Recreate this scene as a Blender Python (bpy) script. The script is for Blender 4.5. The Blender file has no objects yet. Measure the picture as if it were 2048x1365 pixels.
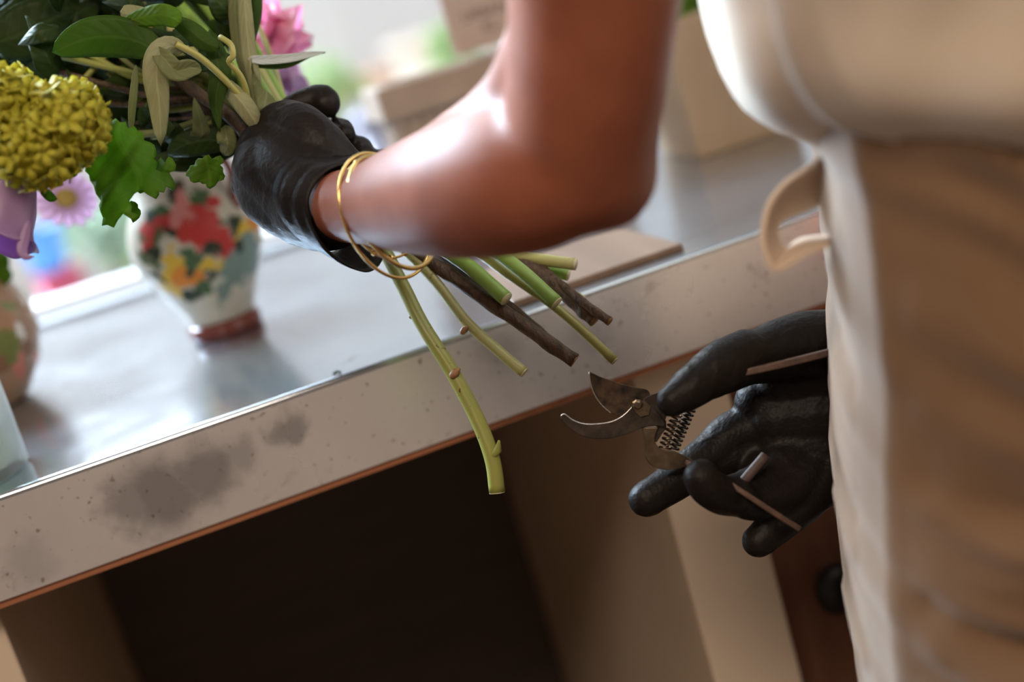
import bpy, bmesh, math, random
import numpy as np
from mathutils import Vector, Matrix
from mathutils.geometry import delaunay_2d_cdt
random.seed(7); rng = np.random.default_rng(7)
SC = bpy.context.scene
COL = SC.collection
PI = math.pi

# ------------------------------------------------------------------ camera
CAMP = Vector((0.0, -0.80, 1.09))
YAW, PITCH, ROLL = [math.radians(a) for a in (12.5, 14.0, 16.3)]
FPX = 2048 * 50 / 36
fwd = Vector((math.sin(YAW)*math.cos(PITCH), math.cos(YAW)*math.cos(PITCH), -math.sin(PITCH)))
_rt = Vector((math.cos(YAW), -math.sin(YAW), 0)); _up = _rt.cross(fwd)
CR = _rt*math.cos(ROLL) - _up*math.sin(ROLL)
CU = _up*math.cos(ROLL) + _rt*math.sin(ROLL)
cam_d = bpy.data.cameras.new('camera'); cam = bpy.data.objects.new('camera', cam_d); COL.objects.link(cam)
cam_d.sensor_width = 36; cam_d.lens = 50; cam_d.clip_start = 0.02; cam_d.clip_end = 200
m = Matrix((CR, CU, -fwd)).transposed().to_4x4(); m.translation = CAMP
cam.matrix_world = m
cam_d.dof.use_dof = True; cam_d.dof.focus_distance = 0.735; cam_d.dof.aperture_fstop = 2.9
SC.camera = cam
SC.view_settings.view_transform = 'Standard'; SC.view_settings.look = 'None'
SC.view_settings.exposure = 0.0; SC.view_settings.gamma = 1.0
SC.view_settings.use_curve_mapping = False

# ------------------------------------------------------------------ light
world = bpy.data.worlds.new('sky'); SC.world = world; world.use_nodes = True
wn = world.node_tree.nodes; wb = wn['Background']
wb.inputs[0].default_value = (0.80, 0.82, 0.88, 1); wb.inputs[1].default_value = 0.72

def lamp(name, kind, loc, target, energy, color, size=1.0, size_y=None):
    d = bpy.data.lights.new(name, kind); d.energy = energy; d.color = color
    if kind == 'AREA':
        d.shape = 'RECTANGLE'; d.size = size; d.size_y = size_y or size
    if kind == 'SUN': d.angle = math.radians(2)
    o = bpy.data.objects.new(name, d); COL.objects.link(o); o.location = loc
    o.rotation_euler = (Vector(target)-Vector(loc)).to_track_quat('-Z', 'Y').to_euler()
    return o
lamp('sun', 'SUN', (-3, -8, 8), (0, 4, 0), 2.0, (1.0, 0.96, 0.92))
lamp('sky_light', 'AREA', (-1.6, 3.4, 3.6), (0.1, -0.2, 0.9), 680, (0.82, 0.90, 1.0), 4.0, 2.6)
lamp('side_sky_light', 'AREA', (-2.3, 3.7, 3.9), (0.2, -0.3, 0.9), 850, (0.56, 0.76, 1.0), 2.0, 1.6)
lamp('ceiling_lamp', 'AREA', (-0.5, -1.8, 2.6), (0.12, -0.2, 0.8), 40, (1.0, 0.82, 0.66), 1.2, 0.6)

# ------------------------------------------------------------------ helpers
def at(px, py, d):
    return CAMP + fwd*d + CR*((px-1024)/FPX*d) + CU*((682.5-py)/FPX*d)
def onplane(px, py, ax, val):
    q = at(px, py, 1.0) - CAMP; t = (val-CAMP[ax])/q[ax]
    return CAMP + q*t
def proj(P):
    v = Vector(P)-CAMP; d = v.dot(fwd)
    return 1024+FPX*v.dot(CR)/d, 682.5-FPX*v.dot(CU)/d, d

def catmull(pts, n):
    p = np.array(pts, float)
    if len(p) == 2:
        t = np.linspace(0, 1, n)[:, None]; return p[0]*(1-t)+p[1]*t
    e = np.vstack([2*p[0]-p[1], p, 2*p[-1]-p[-2]])
    out = []
    ts = np.linspace(0, len(p)-1, n)
    for t in ts:
        i = min(int(t), len(p)-2); u = t-i
        a, b, c, d = e[i], e[i+1], e[i+2], e[i+3]
        out.append(0.5*((2*b)+(-a+c)*u+(2*a-5*b+4*c-d)*u*u+(-a+3*b-3*c+d)*u**3))
    return np.array(out)

class MB:
    def __init__(s): s.v = []; s.f = []
    def add(s, v, f):
        o = len(s.v); s.v += [tuple(x) for x in v]; s.f += [tuple(i+o for i in q) for q in f]; return s
    def box(s, lo, hi):
        x0, y0, z0 = lo; x1, y1, z1 = hi
        v = [(x0,y0,z0),(x1,y0,z0),(x1,y1,z0),(x0,y1,z0),(x0,y0,z1),(x1,y0,z1),(x1,y1,z1),(x0,y1,z1)]
        return s.add(v, [(0,3,2,1),(4,5,6,7),(0,1,5,4),(1,2,6,5),(2,3,7,6),(3,0,4,7)])
    def rings(s, R, cap=True, closed=False):
        n = len(R[0]); v = [p for r in R for p in r]; f = []
        k = len(R)
        for i in range(k if closed else k-1):
            j2 = (i+1) % k
            for j in range(n):
                f.append((i*n+j, i*n+(j+1) % n, j2*n+(j+1) % n, j2*n+j))
        if cap and not closed:
            f.append(tuple(range(n))[::-1]); f.append(tuple(range((k-1)*n, k*n)))
        return s.add(v, f)
    def tube(s, P, R, seg=10, round_ends=False, flat=1.0, closed=False, wob=0.0):
        P = np.array(P, float); R = np.broadcast_to(np.array(R, float), (len(P),)).copy()
        if round_ends:
            t0 = P[0]-P[1]; t0 /= np.linalg.norm(t0); t1 = P[-1]-P[-2]; t1 /= np.linalg.norm(t1)
            a = [0.12, 0.5, 0.95, 1.3]
            pre = [(P[0]+t0*R[0]*math.cos(x), R[0]*math.sin(x)) for x in a]
            post = [(P[-1]+t1*R[-1]*math.cos(x), R[-1]*math.sin(x)) for x in a[::-1]]
            P = np.vstack([[q for q, _ in pre], P, [q for q, _ in post]])
            R = np.concatenate([[r for _, r in pre], R, [r for _, r in post]])
        T = np.gradient(P, axis=0)
        if closed: T = np.roll(P, -1, 0)-np.roll(P, 1, 0)
        T /= np.linalg.norm(T, axis=1)[:, None]+1e-12
        u = np.cross(T[0], [0.31, 0.2, 0.93]); u /= np.linalg.norm(u)
        rings = []
        for i in range(len(P)):
            u = u-T[i]*(u@T[i]); u /= np.linalg.norm(u); w = np.cross(T[i], u)
            ring = []
            for j in range(seg):
                q = 2*PI*j/seg
                rr = R[i]*(1+wob*math.sin(3*q+i*0.7)) if wob else R[i]
                ring.append(P[i]+u*rr*math.cos(q)+w*rr*flat*math.sin(q))
            rings.append(ring)
        return s.rings(rings, closed=closed)
    def lathe(s, prof, c=(0, 0, 0), seg=40, cap=True, sq=None):
        R = []
        for r, z in prof:
            R.append([(c[0]+r*math.cos(2*PI*j/seg), c[1]+r*math.sin(2*PI*j/seg), c[2]+z) for j in range(seg)])
        return s.rings(R, cap)
    def mesh(s, name):
        me = bpy.data.meshes.new(name); me.from_pydata(s.v, [], s.f); me.update(); me.validate(); return me

def fixn(me):
    bm = bmesh.new(); bm.from_mesh(me); bmesh.ops.recalc_face_normals(bm, faces=bm.faces); bm.to_mesh(me); bm.free()

def obj(name, mb, mat, parent=None, smooth=True, bevel=0, solid=0, sub=0, normals=True):
    """one mesh object; coordinates given in world space, stored relative to the root thing"""
    me = mb.mesh(name) if isinstance(mb, MB) else mb
    if normals: fixn(me)
    o = bpy.data.objects.new(name, me); COL.objects.link(o)
    me.materials.append(mat)
    if smooth:
        for p in me.polygons: p.use_smooth = True
    if parent is not None:
        q = Vector((0, 0, 0)); x = parent
        while x is not None: q += x.location; x = x.parent
        me.transform(Matrix.Translation(-q)); o.parent = parent
    else:
        if len(me.vertices):
            co = np.array([v.co[:] for v in me.vertices]); c = co.mean(0); c[2] = co[:, 2].min(); c = Vector(c)
            me.transform(Matrix.Translation(-c)); o.location = c
    if solid:
        k = o.modifiers.new('solid', 'SOLIDIFY'); k.thickness = solid; k.offset = 0
    if sub:
        k = o.modifiers.new('sub', 'SUBSURF'); k.levels = sub; k.render_levels = sub
    if bevel:
        k = o.modifiers.new('bevel', 'BEVEL'); k.width = bevel; k.segments = 3; k.limit_method = 'ANGLE'; k.angle_limit = 0.6
    return o
def tag(o, label=None, cat=None, group=None, kind=None):
    if label: o['label'] = label
    if cat: o['category'] = cat
    if group: o['group'] = group
    if kind: o['kind'] = kind
    return o
def thing(name, label, cat, loc, group=None):
    o = bpy.data.objects.new(name, None); COL.objects.link(o); o.location = loc; o.empty_display_size = 0.02
    return tag(o, label, cat, group)

def organic(name, chains, mat, parent, voxel=0.0016, smooth=6, extra=None, post=None):
    """overlapping tapered chains fused into one continuous skin.  chain: list of (point, radius)"""
    mb = MB()
    for ch in chains:
        pts = np.array([list(p)+[r] for p, r in ch], float)
        L = np.linalg.norm(np.diff(pts[:, :3], axis=0), axis=1).sum()
        n = max(6, int(L/0.004))
        q = catmull(pts, min(n, 90))
        mb.tube(q[:, :3], np.maximum(q[:, 3], 0.002), 20, round_ends=True)
    return fuse(name, mb, mat, parent, voxel, smooth, extra, post)
def fuse(name, mb, mat, parent, voxel, smooth, extra=None, post=None):
    me = mb.mesh('tmp'); fixn(me); t = bpy.data.objects.new('tmp', me); COL.objects.link(t)
    k = t.modifiers.new('r', 'REMESH'); k.mode = 'VOXEL'; k.voxel_size = voxel; k.adaptivity = 0
    if smooth:
        k = t.modifiers.new('s', 'SMOOTH'); k.iterations = smooth; k.factor = 0.5
    dg = bpy.context.evaluated_depsgraph_get(); dg.update()
    out = bpy.data.meshes.new_from_object(t.evaluated_get(dg)); bpy.data.objects.remove(t)
    if post:
        n = np.array([v.normal[:] for v in out.vertices]); c = np.array([v.co[:] for v in out.vertices])
        c = post(c, n); out.vertices.foreach_set('co', c.astype(np.float32).ravel()); out.update()
    if extra:
        bm = bmesh.new(); bm.from_mesh(out); e = extra.mesh('e'); bm.from_mesh(e); bm.to_mesh(out); bm.free()
    out.materials.clear()
    return obj(name, out, mat, parent, normals=False)

# ------------------------------------------------------------------ materials
def mat_new(name):
    mt = bpy.data.materials.new(name); mt.use_nodes = True
    return mt, mt.node_tree, mt.node_tree.nodes['Principled BSDF']
def noise(nt, scale, detail=4, rough=0.55, dist=0.0, vec=None):
    n = nt.nodes.new('ShaderNodeTexNoise'); n.inputs['Scale'].default_value = scale
    n.inputs['Detail'].default_value = detail; n.inputs['Roughness'].default_value = rough; n.inputs['Distortion'].default_value = dist
    if vec is None:
        tc = nt.nodes.new('ShaderNodeTexCoord'); vec = tc.outputs['Object']
    nt.links.new(vec, n.inputs['Vector']); return n
def scaled(nt, sc):
    tc = nt.nodes.new('ShaderNodeTexCoord'); mp = nt.nodes.new('ShaderNodeMapping'); mp.inputs['Scale'].default_value = sc
    nt.links.new(tc.outputs['Object'], mp.inputs['Vector']); return mp.outputs['Vector']
def ramp(nt, src, stops):
    r = nt.nodes.new('ShaderNodeValToRGB'); e = r.color_ramp.elements
    while len(e) < len(stops): e.new(0.5)
    for k, (p, c) in enumerate(stops): e[k].position = p; e[k].color = (*c, 1)
    nt.links.new(src, r.inputs['Fac']); return r.outputs['Color']
def bump(nt, b, src, strength, dist):
    k = nt.nodes.new('ShaderNodeBump'); k.inputs['Strength'].default_value = strength; k.inputs['Distance'].default_value = dist
    nt.links.new(src, k.inputs['Height'])
    old = b.inputs['Normal'].links
    if old: nt.links.new(old[0].from_socket, k.inputs['Normal'])
    nt.links.new(k.outputs['Normal'], b.inputs['Normal']); return k
def simple(name, col, rough=0.5, metal=0.0, var=None, vscale=60, bscale=None, bstr=0.3, bdist=0.0004, spec=0.5, sss=0, vec_scale=None, transl=None, coat=0):
    mt, nt, b = mat_new(name)
    b.inputs['Base Color'].default_value = (*col, 1); b.inputs['Roughness'].default_value = rough
    b.inputs['Metallic'].default_value = metal; b.inputs['Specular IOR Level'].default_value = spec
    b.inputs['Coat Weight'].default_value = coat
    vec = scaled(nt, vec_scale) if vec_scale else None
    if var:
        n = noise(nt, vscale, vec=vec); c = ramp(nt, n.outputs['Fac'], [(0.32, col), (0.68, var)])
        nt.links.new(c, b.inputs['Base Color'])
    if bscale:
        n2 = noise(nt, bscale, vec=vec); bump(nt, b, n2.outputs['Fac'], bstr, bdist)
    if sss:
        b.inputs['Subsurface Weight'].default_value = sss; b.inputs['Subsurface Radius'].default_value = (0.012, 0.004, 0.002); b.inputs['Subsurface Scale'].default_value = 0.6
    if transl:
        out = nt.nodes['Material Output']; tr = nt.nodes.new('ShaderNodeBsdfTranslucent'); mx = nt.nodes.new('ShaderNodeMixShader')
        mx.inputs[0].default_value = transl[0]; tr.inputs[0].default_value = (*transl[1], 1)
        nt.links.new(b.outputs[0], mx.inputs[1]); nt.links.new(tr.outputs[0], mx.inputs[2]); nt.links.new(mx.outputs[0], out.inputs[0])
    return mt

M = {}
# brushed zinc worktop
def metal_mat(name, metal, r0, r1, lo, hi, blotches=False):
    mt, nt, b = mat_new(name)
    n = noise(nt, 9, 5, 0.6, 0.3); c = ramp(nt, n.outputs['Fac'], [(0.3, lo), (0.7, hi)])
    st = noise(nt, 26, 6, 0.7, 0.6); sc = ramp(nt, st.outputs['Fac'], [(0.60, (1, 1, 1)), (0.74, (0.62, 0.58, 0.55))])
    mx = nt.nodes.new('ShaderNodeMix'); mx.data_type = 'RGBA'; mx.blend_type = 'MULTIPLY'; mx.inputs[0].default_value = 1
    nt.links.new(c, mx.inputs[6]); nt.links.new(sc, mx.inputs[7]); nt.links.new(mx.outputs[2], b.inputs['Base Color'])
    b.inputs['Metallic'].default_value = metal
    r = noise(nt, 14, 4); rr = ramp(nt, r.outputs['Fac'], [(0.3, (r0,)*3), (0.7, (r1,)*3)]); nt.links.new(rr, b.inputs['Roughness'])
    v = scaled(nt, (3, 320, 320)); n2 = noise(nt, 1.0, 3, vec=v); bump(nt, b, n2.outputs['Fac'], 0.05, 0.0006)
    if blotches:
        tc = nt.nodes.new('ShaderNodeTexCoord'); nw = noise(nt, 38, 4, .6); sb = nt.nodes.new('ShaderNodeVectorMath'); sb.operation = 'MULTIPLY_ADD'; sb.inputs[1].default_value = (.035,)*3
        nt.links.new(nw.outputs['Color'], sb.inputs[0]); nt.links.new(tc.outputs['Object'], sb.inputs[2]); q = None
        for x, y, rr, amt in ((330,985,.032,.6),(410,950,.028,.58),(260,1010,.024,.5),(575,862,.014,.5),(480,905,.018,.35),(1000,700,.02,.25),(60,1120,.02,.2),(1180,660,.02,.2)):  # uneven darker blotches at set spots along the front edge
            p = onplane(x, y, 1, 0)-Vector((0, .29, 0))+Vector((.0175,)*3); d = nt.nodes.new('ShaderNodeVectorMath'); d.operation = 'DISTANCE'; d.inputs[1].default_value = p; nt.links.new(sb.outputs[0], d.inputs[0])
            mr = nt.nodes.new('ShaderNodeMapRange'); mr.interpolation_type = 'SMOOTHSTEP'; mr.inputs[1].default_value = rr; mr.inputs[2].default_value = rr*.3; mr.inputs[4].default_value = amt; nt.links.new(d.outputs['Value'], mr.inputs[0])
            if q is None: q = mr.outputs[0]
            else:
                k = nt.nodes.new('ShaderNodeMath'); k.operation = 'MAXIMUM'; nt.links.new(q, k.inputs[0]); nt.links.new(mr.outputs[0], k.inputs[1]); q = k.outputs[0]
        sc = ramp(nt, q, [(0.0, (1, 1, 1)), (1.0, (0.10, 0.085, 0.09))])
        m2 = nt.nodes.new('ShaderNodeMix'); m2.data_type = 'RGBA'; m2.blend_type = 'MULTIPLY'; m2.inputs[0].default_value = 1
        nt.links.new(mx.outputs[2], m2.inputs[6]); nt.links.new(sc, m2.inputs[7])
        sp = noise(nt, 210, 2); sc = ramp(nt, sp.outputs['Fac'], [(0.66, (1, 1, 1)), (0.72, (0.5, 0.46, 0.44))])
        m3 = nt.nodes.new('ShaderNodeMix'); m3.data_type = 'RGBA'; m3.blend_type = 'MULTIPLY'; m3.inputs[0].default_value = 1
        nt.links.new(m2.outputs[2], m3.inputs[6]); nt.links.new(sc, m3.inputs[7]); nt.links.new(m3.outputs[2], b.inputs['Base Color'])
    n3 = noise(nt, 7, 2); bump(nt, b, n3.outputs['Fac'], 0.25, 0.004)
    return mt
M['metal'] = metal_mat('zinc_sheet', 0.88, .13, .19, (0.41, 0.45, 0.50), (0.51, 0.55, 0.60))
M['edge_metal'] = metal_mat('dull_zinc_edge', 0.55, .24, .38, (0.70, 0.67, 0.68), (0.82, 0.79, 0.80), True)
def wood(name, a, c, rough=0.55, sc=(40, 3, 40)):
    mt, nt, b = mat_new(name); v = scaled(nt, sc); n = noise(nt, 1.0, 6, 0.6, 0.8, vec=v)
    nt.links.new(ramp(nt, n.outputs['Fac'], [(0.3, a), (0.7, c)]), b.inputs['Base Color'])
    b.inputs['Roughness'].default_value = rough; bump(nt, b, n.outputs['Fac'], 0.2, 0.0006); return mt
M['ply'] = wood('red_brown_ply', (0.30, 0.10, 0.045), (0.42, 0.17, 0.08), sc=(4, 60, 60))
M['tan_paint'] = simple('tan_paint', (0.74, 0.61, 0.47), 0.5, var=(0.78, 0.65, 0.50), vscale=8, bscale=90, bstr=0.15)
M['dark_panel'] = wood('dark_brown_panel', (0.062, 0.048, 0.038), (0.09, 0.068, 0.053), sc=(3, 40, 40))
M['red_panel'] = wood('red_brown_panel', (0.16, 0.07, 0.04), (0.22, 0.10, 0.06), sc=(30, 30, 2))
M['black'] = simple('black_knob', (0.01, 0.01, 0.01), 0.4)
M['floor'] = wood('floor_boards', (0.10, 0.06, 0.04), (0.16, 0.10, 0.06), sc=(3, 20, 3))
M['wall'] = simple('brown_plaster', (0.26, 0.17, 0.11), 0.85, var=(0.30, 0.20, 0.13), vscale=4, bscale=60)
M['ceil'] = simple('ceiling_paint', (0.40, 0.32, 0.25), 0.9, var=(0.43, 0.35, 0.27), vscale=3)
M['white_paint'] = simple('white_paint', (0.72, 0.72, 0.71), 0.45, var=(0.76, 0.76, 0.75), vscale=6, bscale=80, bstr=0.1)
M['skin'] = simple('skin', (0.25, 0.076, 0.040), 0.5, var=(0.31, 0.10, 0.053), vscale=45, bscale=520, bstr=0.12, bdist=0.0005, spec=0.3, sss=0.12)
def glove_mat():
    mt, nt, b = mat_new('black_nitrile')
    b.inputs['Base Color'].default_value = (0.012, 0.009, 0.0078, 1); b.inputs['Roughness'].default_value = 0.48; b.inputs['Specular IOR Level'].default_value = 0.16
    vo = nt.nodes.new('ShaderNodeTexVoronoi'); vo.inputs['Scale'].default_value = 480
    tc = nt.nodes.new('ShaderNodeTexCoord'); nt.links.new(tc.outputs['Object'], vo.inputs['Vector'])
    bump(nt, b, vo.outputs['Distance'], 0.25, 0.0006)
    n = noise(nt, 55, 3, 0.5, 2.2); bump(nt, b, n.outputs['Fac'], 0.22, 0.0025)
    n = noise(nt, 110, 2, 0.5, 2.0); bump(nt, b, n.outputs['Fac'], 0.12, 0.0012); return mt
M['glove'] = glove_mat()
def cloth(name, a, c, sc=900, big=14, sheen=0.15):
    mt, nt, b = mat_new(name)
    n = noise(nt, big, 4); nt.links.new(ramp(nt, n.outputs['Fac'], [(0.3, a), (0.7, c)]), b.inputs['Base Color'])
    b.inputs['Roughness'].default_value = 0.9; b.inputs['Specular IOR Level'].default_value = 0.15
    b.inputs['Sheen Weight'].default_value = sheen; b.inputs['Sheen Roughness'].default_value = 0.45
    w = noise(nt, sc, 2); bump(nt, b, w.outputs['Fac'], 0.35, 0.0005); return mt
M['trouser'] = cloth('tan_canvas', (0.185, 0.108, 0.058), (0.22, 0.132, 0.074), sheen=0.6)
M['shirt'] = cloth('cream_cotton', (0.66, 0.55, 0.43), (0.70, 0.59, 0.47))
M['strap'] = cloth('beige_canvas', (0.62, 0.48, 0.36), (0.68, 0.54, 0.41))
M['gold'] = simple('gold', (0.83, 0.55, 0.20), 0.25, 1.0)
M['steel'] = simple('worn_steel', (0.034, 0.027, 0.022), 0.42, 0.7, var=(0.085, 0.064, 0.05), vscale=160, bscale=400, bstr=0.25)
M['blade'] = simple('rust_spotted_blade', (0.014, 0.011, 0.009), 0.5, 0.5, var=(0.11, 0.065, 0.036), vscale=190, bscale=500, bstr=0.3)
M['brass'] = simple('brassy_metal', (0.24, 0.185, 0.125), 0.3, 1.0, var=(0.15, 0.11, 0.075), vscale=200)
M['grip'] = simple('worn_pink_grip', (0.15, 0.083, 0.058), 0.55, 0.1, var=(0.085, 0.048, 0.036), vscale=260, bscale=600)
def stemm(name, a, c, spot=None):
    mt, nt, b = mat_new(name); n = noise(nt, 35, 4); col = ramp(nt, n.outputs['Fac'], [(0.3, a), (0.7, c)])
    if spot:
        v = noise(nt, 240, 2); s = ramp(nt, v.outputs['Fac'], [(0.66, (1, 1, 1)), (0.72, spot)])
        mx = nt.nodes.new('ShaderNodeMix'); mx.data_type = 'RGBA'; mx.blend_type = 'MULTIPLY'; mx.inputs[0].default_value = 1
        nt.links.new(col, mx.inputs[6]); nt.links.new(s, mx.inputs[7]); col = mx.outputs[2]
    nt.links.new(col, b.inputs['Base Color']); b.inputs['Roughness'].default_value = 0.38
    v = scaled(nt, (500, 500, 90)); w = noise(nt, 1, 2, vec=v); bump(nt, b, w.outputs['Fac'], 0.15, 0.0004)
    b.inputs['Subsurface Weight'].default_value = 0.15; b.inputs['Subsurface Radius'].default_value = (0.003, 0.004, 0.001); b.inputs['Subsurface Scale'].default_value = 0.5
    return mt
M['st_green'] = stemm('green_stem', (0.25, 0.28, 0.085), (0.30, 0.30, 0.06), (0.3, 0.15, 0.08))
M['st_pale'] = stemm('pale_stem', (0.42, 0.42, 0.16), (0.50, 0.48, 0.21), (0.5, 0.35, 0.2))
M['st_bright'] = stemm('bright_stem', (0.22, 0.38, 0.065), (0.32, 0.48, 0.12))
M['st_yellow'] = stemm('yellow_stem', (0.32, 0.31, 0.08), (0.40, 0.38, 0.12), (0.6, 0.4, 0.25))
M['wood_st'] = simple('woody_bark', (0.05, 0.028, 0.017), 0.5, var=(0.14, 0.08, 0.045), vscale=1.0, bscale=1.6, bstr=0.9, bdist=0.0015, vec_scale=(340, 340, 120))
M['node'] = simple('brown_node', (0.22, 0.10, 0.05), 0.6, var=(0.36, 0.2, 0.08), vscale=200)
M['cut'] = simple('cut_end', (0.70, 0.66, 0.42), 0.6)
def leafm(name, a, c, tr, w=0.4, rough=0.5):
    mt = simple(name, a, rough, var=c, vscale=38, bscale=150, bstr=0.3, bdist=0.0008, transl=(w, tr), spec=0.16)
    nt = mt.node_tree; b = nt.nodes['Principled BSDF']
    def mth(op, x, y=None):
        k = nt.nodes.new('ShaderNodeMath'); k.operation = op
        for i, v in enumerate((x, y)):
            if v is None: continue
            if isinstance(v, (int, float)): k.inputs[i].default_value = v
            else: nt.links.new(v, k.inputs[i])
        return k.outputs[0]
    uv = nt.nodes.new('ShaderNodeUVMap'); sp = nt.nodes.new('ShaderNodeSeparateXYZ'); nt.links.new(uv.outputs[0], sp.inputs[0])
    ax = mth('ABSOLUTE', mth('SUBTRACT', sp.outputs[1], 0.5)); ax = mth('MULTIPLY', ax, 2.0)
    side = mth('ABSOLUTE', mth('SUBTRACT', mth('FRACT', mth('SUBTRACT', mth('MULTIPLY', sp.outputs[0], 8.0), mth('MULTIPLY', ax, 1.6))), 0.5))
    v1 = mth('LESS_THAN', side, 0.045); v2 = mth('LESS_THAN', ax, 0.07)
    vein = mth('MAXIMUM', mth('MULTIPLY', v1, 0.55), v2)
    old = b.inputs['Base Color'].links[0].from_socket
    mx = nt.nodes.new('ShaderNodeMix'); mx.data_type = 'RGBA'; nt.links.new(mth('MULTIPLY', vein, 0.25), mx.inputs[0]); nt.links.new(old, mx.inputs[6])
    mx.inputs[7].default_value = tuple(min(1, x*1.9+.03) for x in c)+(1,); nt.links.new(mx.outputs[2], b.inputs['Base Color'])
    bump(nt, b, mth('MULTIPLY', mth('ADD', side, vein), 1.0), 0.5, 0.0007)
    return mt
def set_uv(me, uvs):
    l = me.uv_layers.new(name='UVMap')
    for lp in me.loops: l.data[lp.index].uv = uvs[lp.vertex_index]
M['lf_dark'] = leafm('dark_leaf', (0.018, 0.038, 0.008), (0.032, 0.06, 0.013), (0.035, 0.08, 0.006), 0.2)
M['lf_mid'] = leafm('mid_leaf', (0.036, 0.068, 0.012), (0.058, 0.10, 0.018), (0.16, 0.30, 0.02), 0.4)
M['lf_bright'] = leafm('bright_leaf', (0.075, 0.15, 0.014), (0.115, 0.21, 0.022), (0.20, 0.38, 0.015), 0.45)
M['lf_sage'] = leafm('sage_leaf', (0.16, 0.18, 0.075), (0.23, 0.25, 0.115), (0.25, 0.28, 0.09), 0.35, 0.5)
M['lf_pale'] = leafm('pale_leaf', (0.27, 0.27, 0.135), (0.36, 0.36, 0.20), (0.34, 0.35, 0.14), 0.3, 0.5)
M['lf_silver'] = leafm('silver_leaf_back', (0.50, 0.55, 0.54), (0.58, 0.63, 0.60), (0.35, 0.45, 0.35), 0.25, 0.4)
M['vib'] = simple('yellow_green_floret', (0.50, 0.46, 0.028), 0.6, var=(0.64, 0.58, 0.06), vscale=60, transl=(0.35, (0.62, 0.58, 0.05)))
M['lilac'] = simple('lilac_petal', (0.42, 0.26, 0.48), 0.45, var=(0.52, 0.34, 0.56), vscale=30, bscale=1, bstr=0.3, bdist=0.0008, transl=(0.4, (0.42, 0.22, 0.48)))
M['pink'] = simple('pink_petal', (0.86, 0.36, 0.54), 0.5, var=(0.94, 0.70, 0.80), vscale=60, transl=(0.62, (0.95, 0.55, 0.72)))
M['palepink'] = simple('pale_pink_petal', (0.70, 0.50, 0.66), 0.5, var=(0.78, 0.64, 0.76), vscale=40, transl=(0.5, (0.78, 0.60, 0.76)))
M['ochre'] = simple('ochre_centre', (0.50, 0.36, 0.10), 0.8, var=(0.40, 0.27, 0.06), vscale=300, bscale=600, bstr=0.8)

# ------------------------------------------------------------------ setting
X0, X1, YB, YF, ZC = -2.6, 2.6, -3.4, 0.60, 2.75
def struct(name, mb, mt, **k):
    o = obj(name, mb, mt, None, **k); o['kind'] = 'structure'; return o
struct('floor', MB().box((X0-.15, YB-.15, -0.1), (X1+.15, YF+.12, 0)), M['floor'], smooth=False)
struct('ceiling', MB().box((X0-.15, YB-.15, ZC), (X1+.15, YF+.12, ZC+0.1)), M['ceil'], smooth=False)
struct('wall_left', MB().box((X0-.15, YB-.15, 0), (X0, YF, ZC)), M['wall'], smooth=False)
struct('wall_right', MB().box((X1, YB-.15, 0), (X1+.15, YF, ZC)), M['wall'], smooth=False)
struct('wall_back', MB().box((X0, YB-.15, 0), (X1, YB, ZC)), M['wall'], smooth=False)
WX0, WX1, WZ0, WZ1 = -2.5, 1.9, 0.90, 2.62
wf = MB().box((X0-.15, YF, 0), (X1+.15, YF+.12, WZ0)).box((X0-.15, YF, WZ1), (X1+.15, YF+.12, ZC))
wf.box((X0-.15, YF, WZ0), (WX0, YF+.12, WZ1)).box((WX1, YF, WZ0), (X1+.15, YF+.12, WZ1))
struct('wall_front', wf, M['wall'], smooth=False)
struct('trim_1', MB().box((WX0, .577, .9), (WX1, YF+.03, .9035)), simple('grey_sill_paint', (0.27, 0.285, 0.31), 0.5, var=(0.30, 0.315, 0.34), vscale=6), smooth=False)
# shop window: white frame and one big pane
win = thing('window_1', None, None, (0, YF+.04, WZ0)); win['kind'] = 'structure'
fr = MB()
fr.box((WX0, YF+.03, WZ0), (WX1, YF+.09, WZ0+.012)).box((WX0, YF+.03, WZ1-.06), (WX1, YF+.09, WZ1))
fr.box((WX0, YF+.03, WZ0+.012), (WX0+.06, YF+.09, WZ1-.06)).box((WX1-.06, YF+.03, WZ0+.012), (WX1, YF+.09, WZ1-.06))
tag(obj('window_frame', fr, M['white_paint'], win, smooth=False), kind='structure')
gm, nt, b = mat_new('window_glass')
out = nt.nodes['Material Output']; tr = nt.nodes.new('ShaderNodeBsdfTransparent'); gl = nt.nodes.new('ShaderNodeBsdfGlossy')
gl.inputs['Roughness'].default_value = 0.02; lw = nt.nodes.new('ShaderNodeLayerWeight'); fre = nt.nodes.new('ShaderNodeMapRange'); fre.inputs[1].default_value = .3; fre.inputs[3].default_value = .03; fre.inputs[4].default_value = .5; nt.links.new(lw.outputs['Facing'], fre.inputs[0])
mx = nt.nodes.new('ShaderNodeMixShader'); tr.inputs[0].default_value = (0.97, 0.985, 0.98, 1)
nt.links.new(fre.outputs[0], mx.inputs[0]); nt.links.new(tr.outputs[0], mx.inputs[1]); nt.links.new(gl.outputs[0], mx.inputs[2]); nt.links.new(mx.outputs[0], out.inputs[0])
tag(obj('window_pane', MB().box((WX0+.06, YF+.057, WZ0+.012), (WX1-.06, YF+.063, WZ1-.06)), gm, win, smooth=False), kind='structure')

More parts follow.
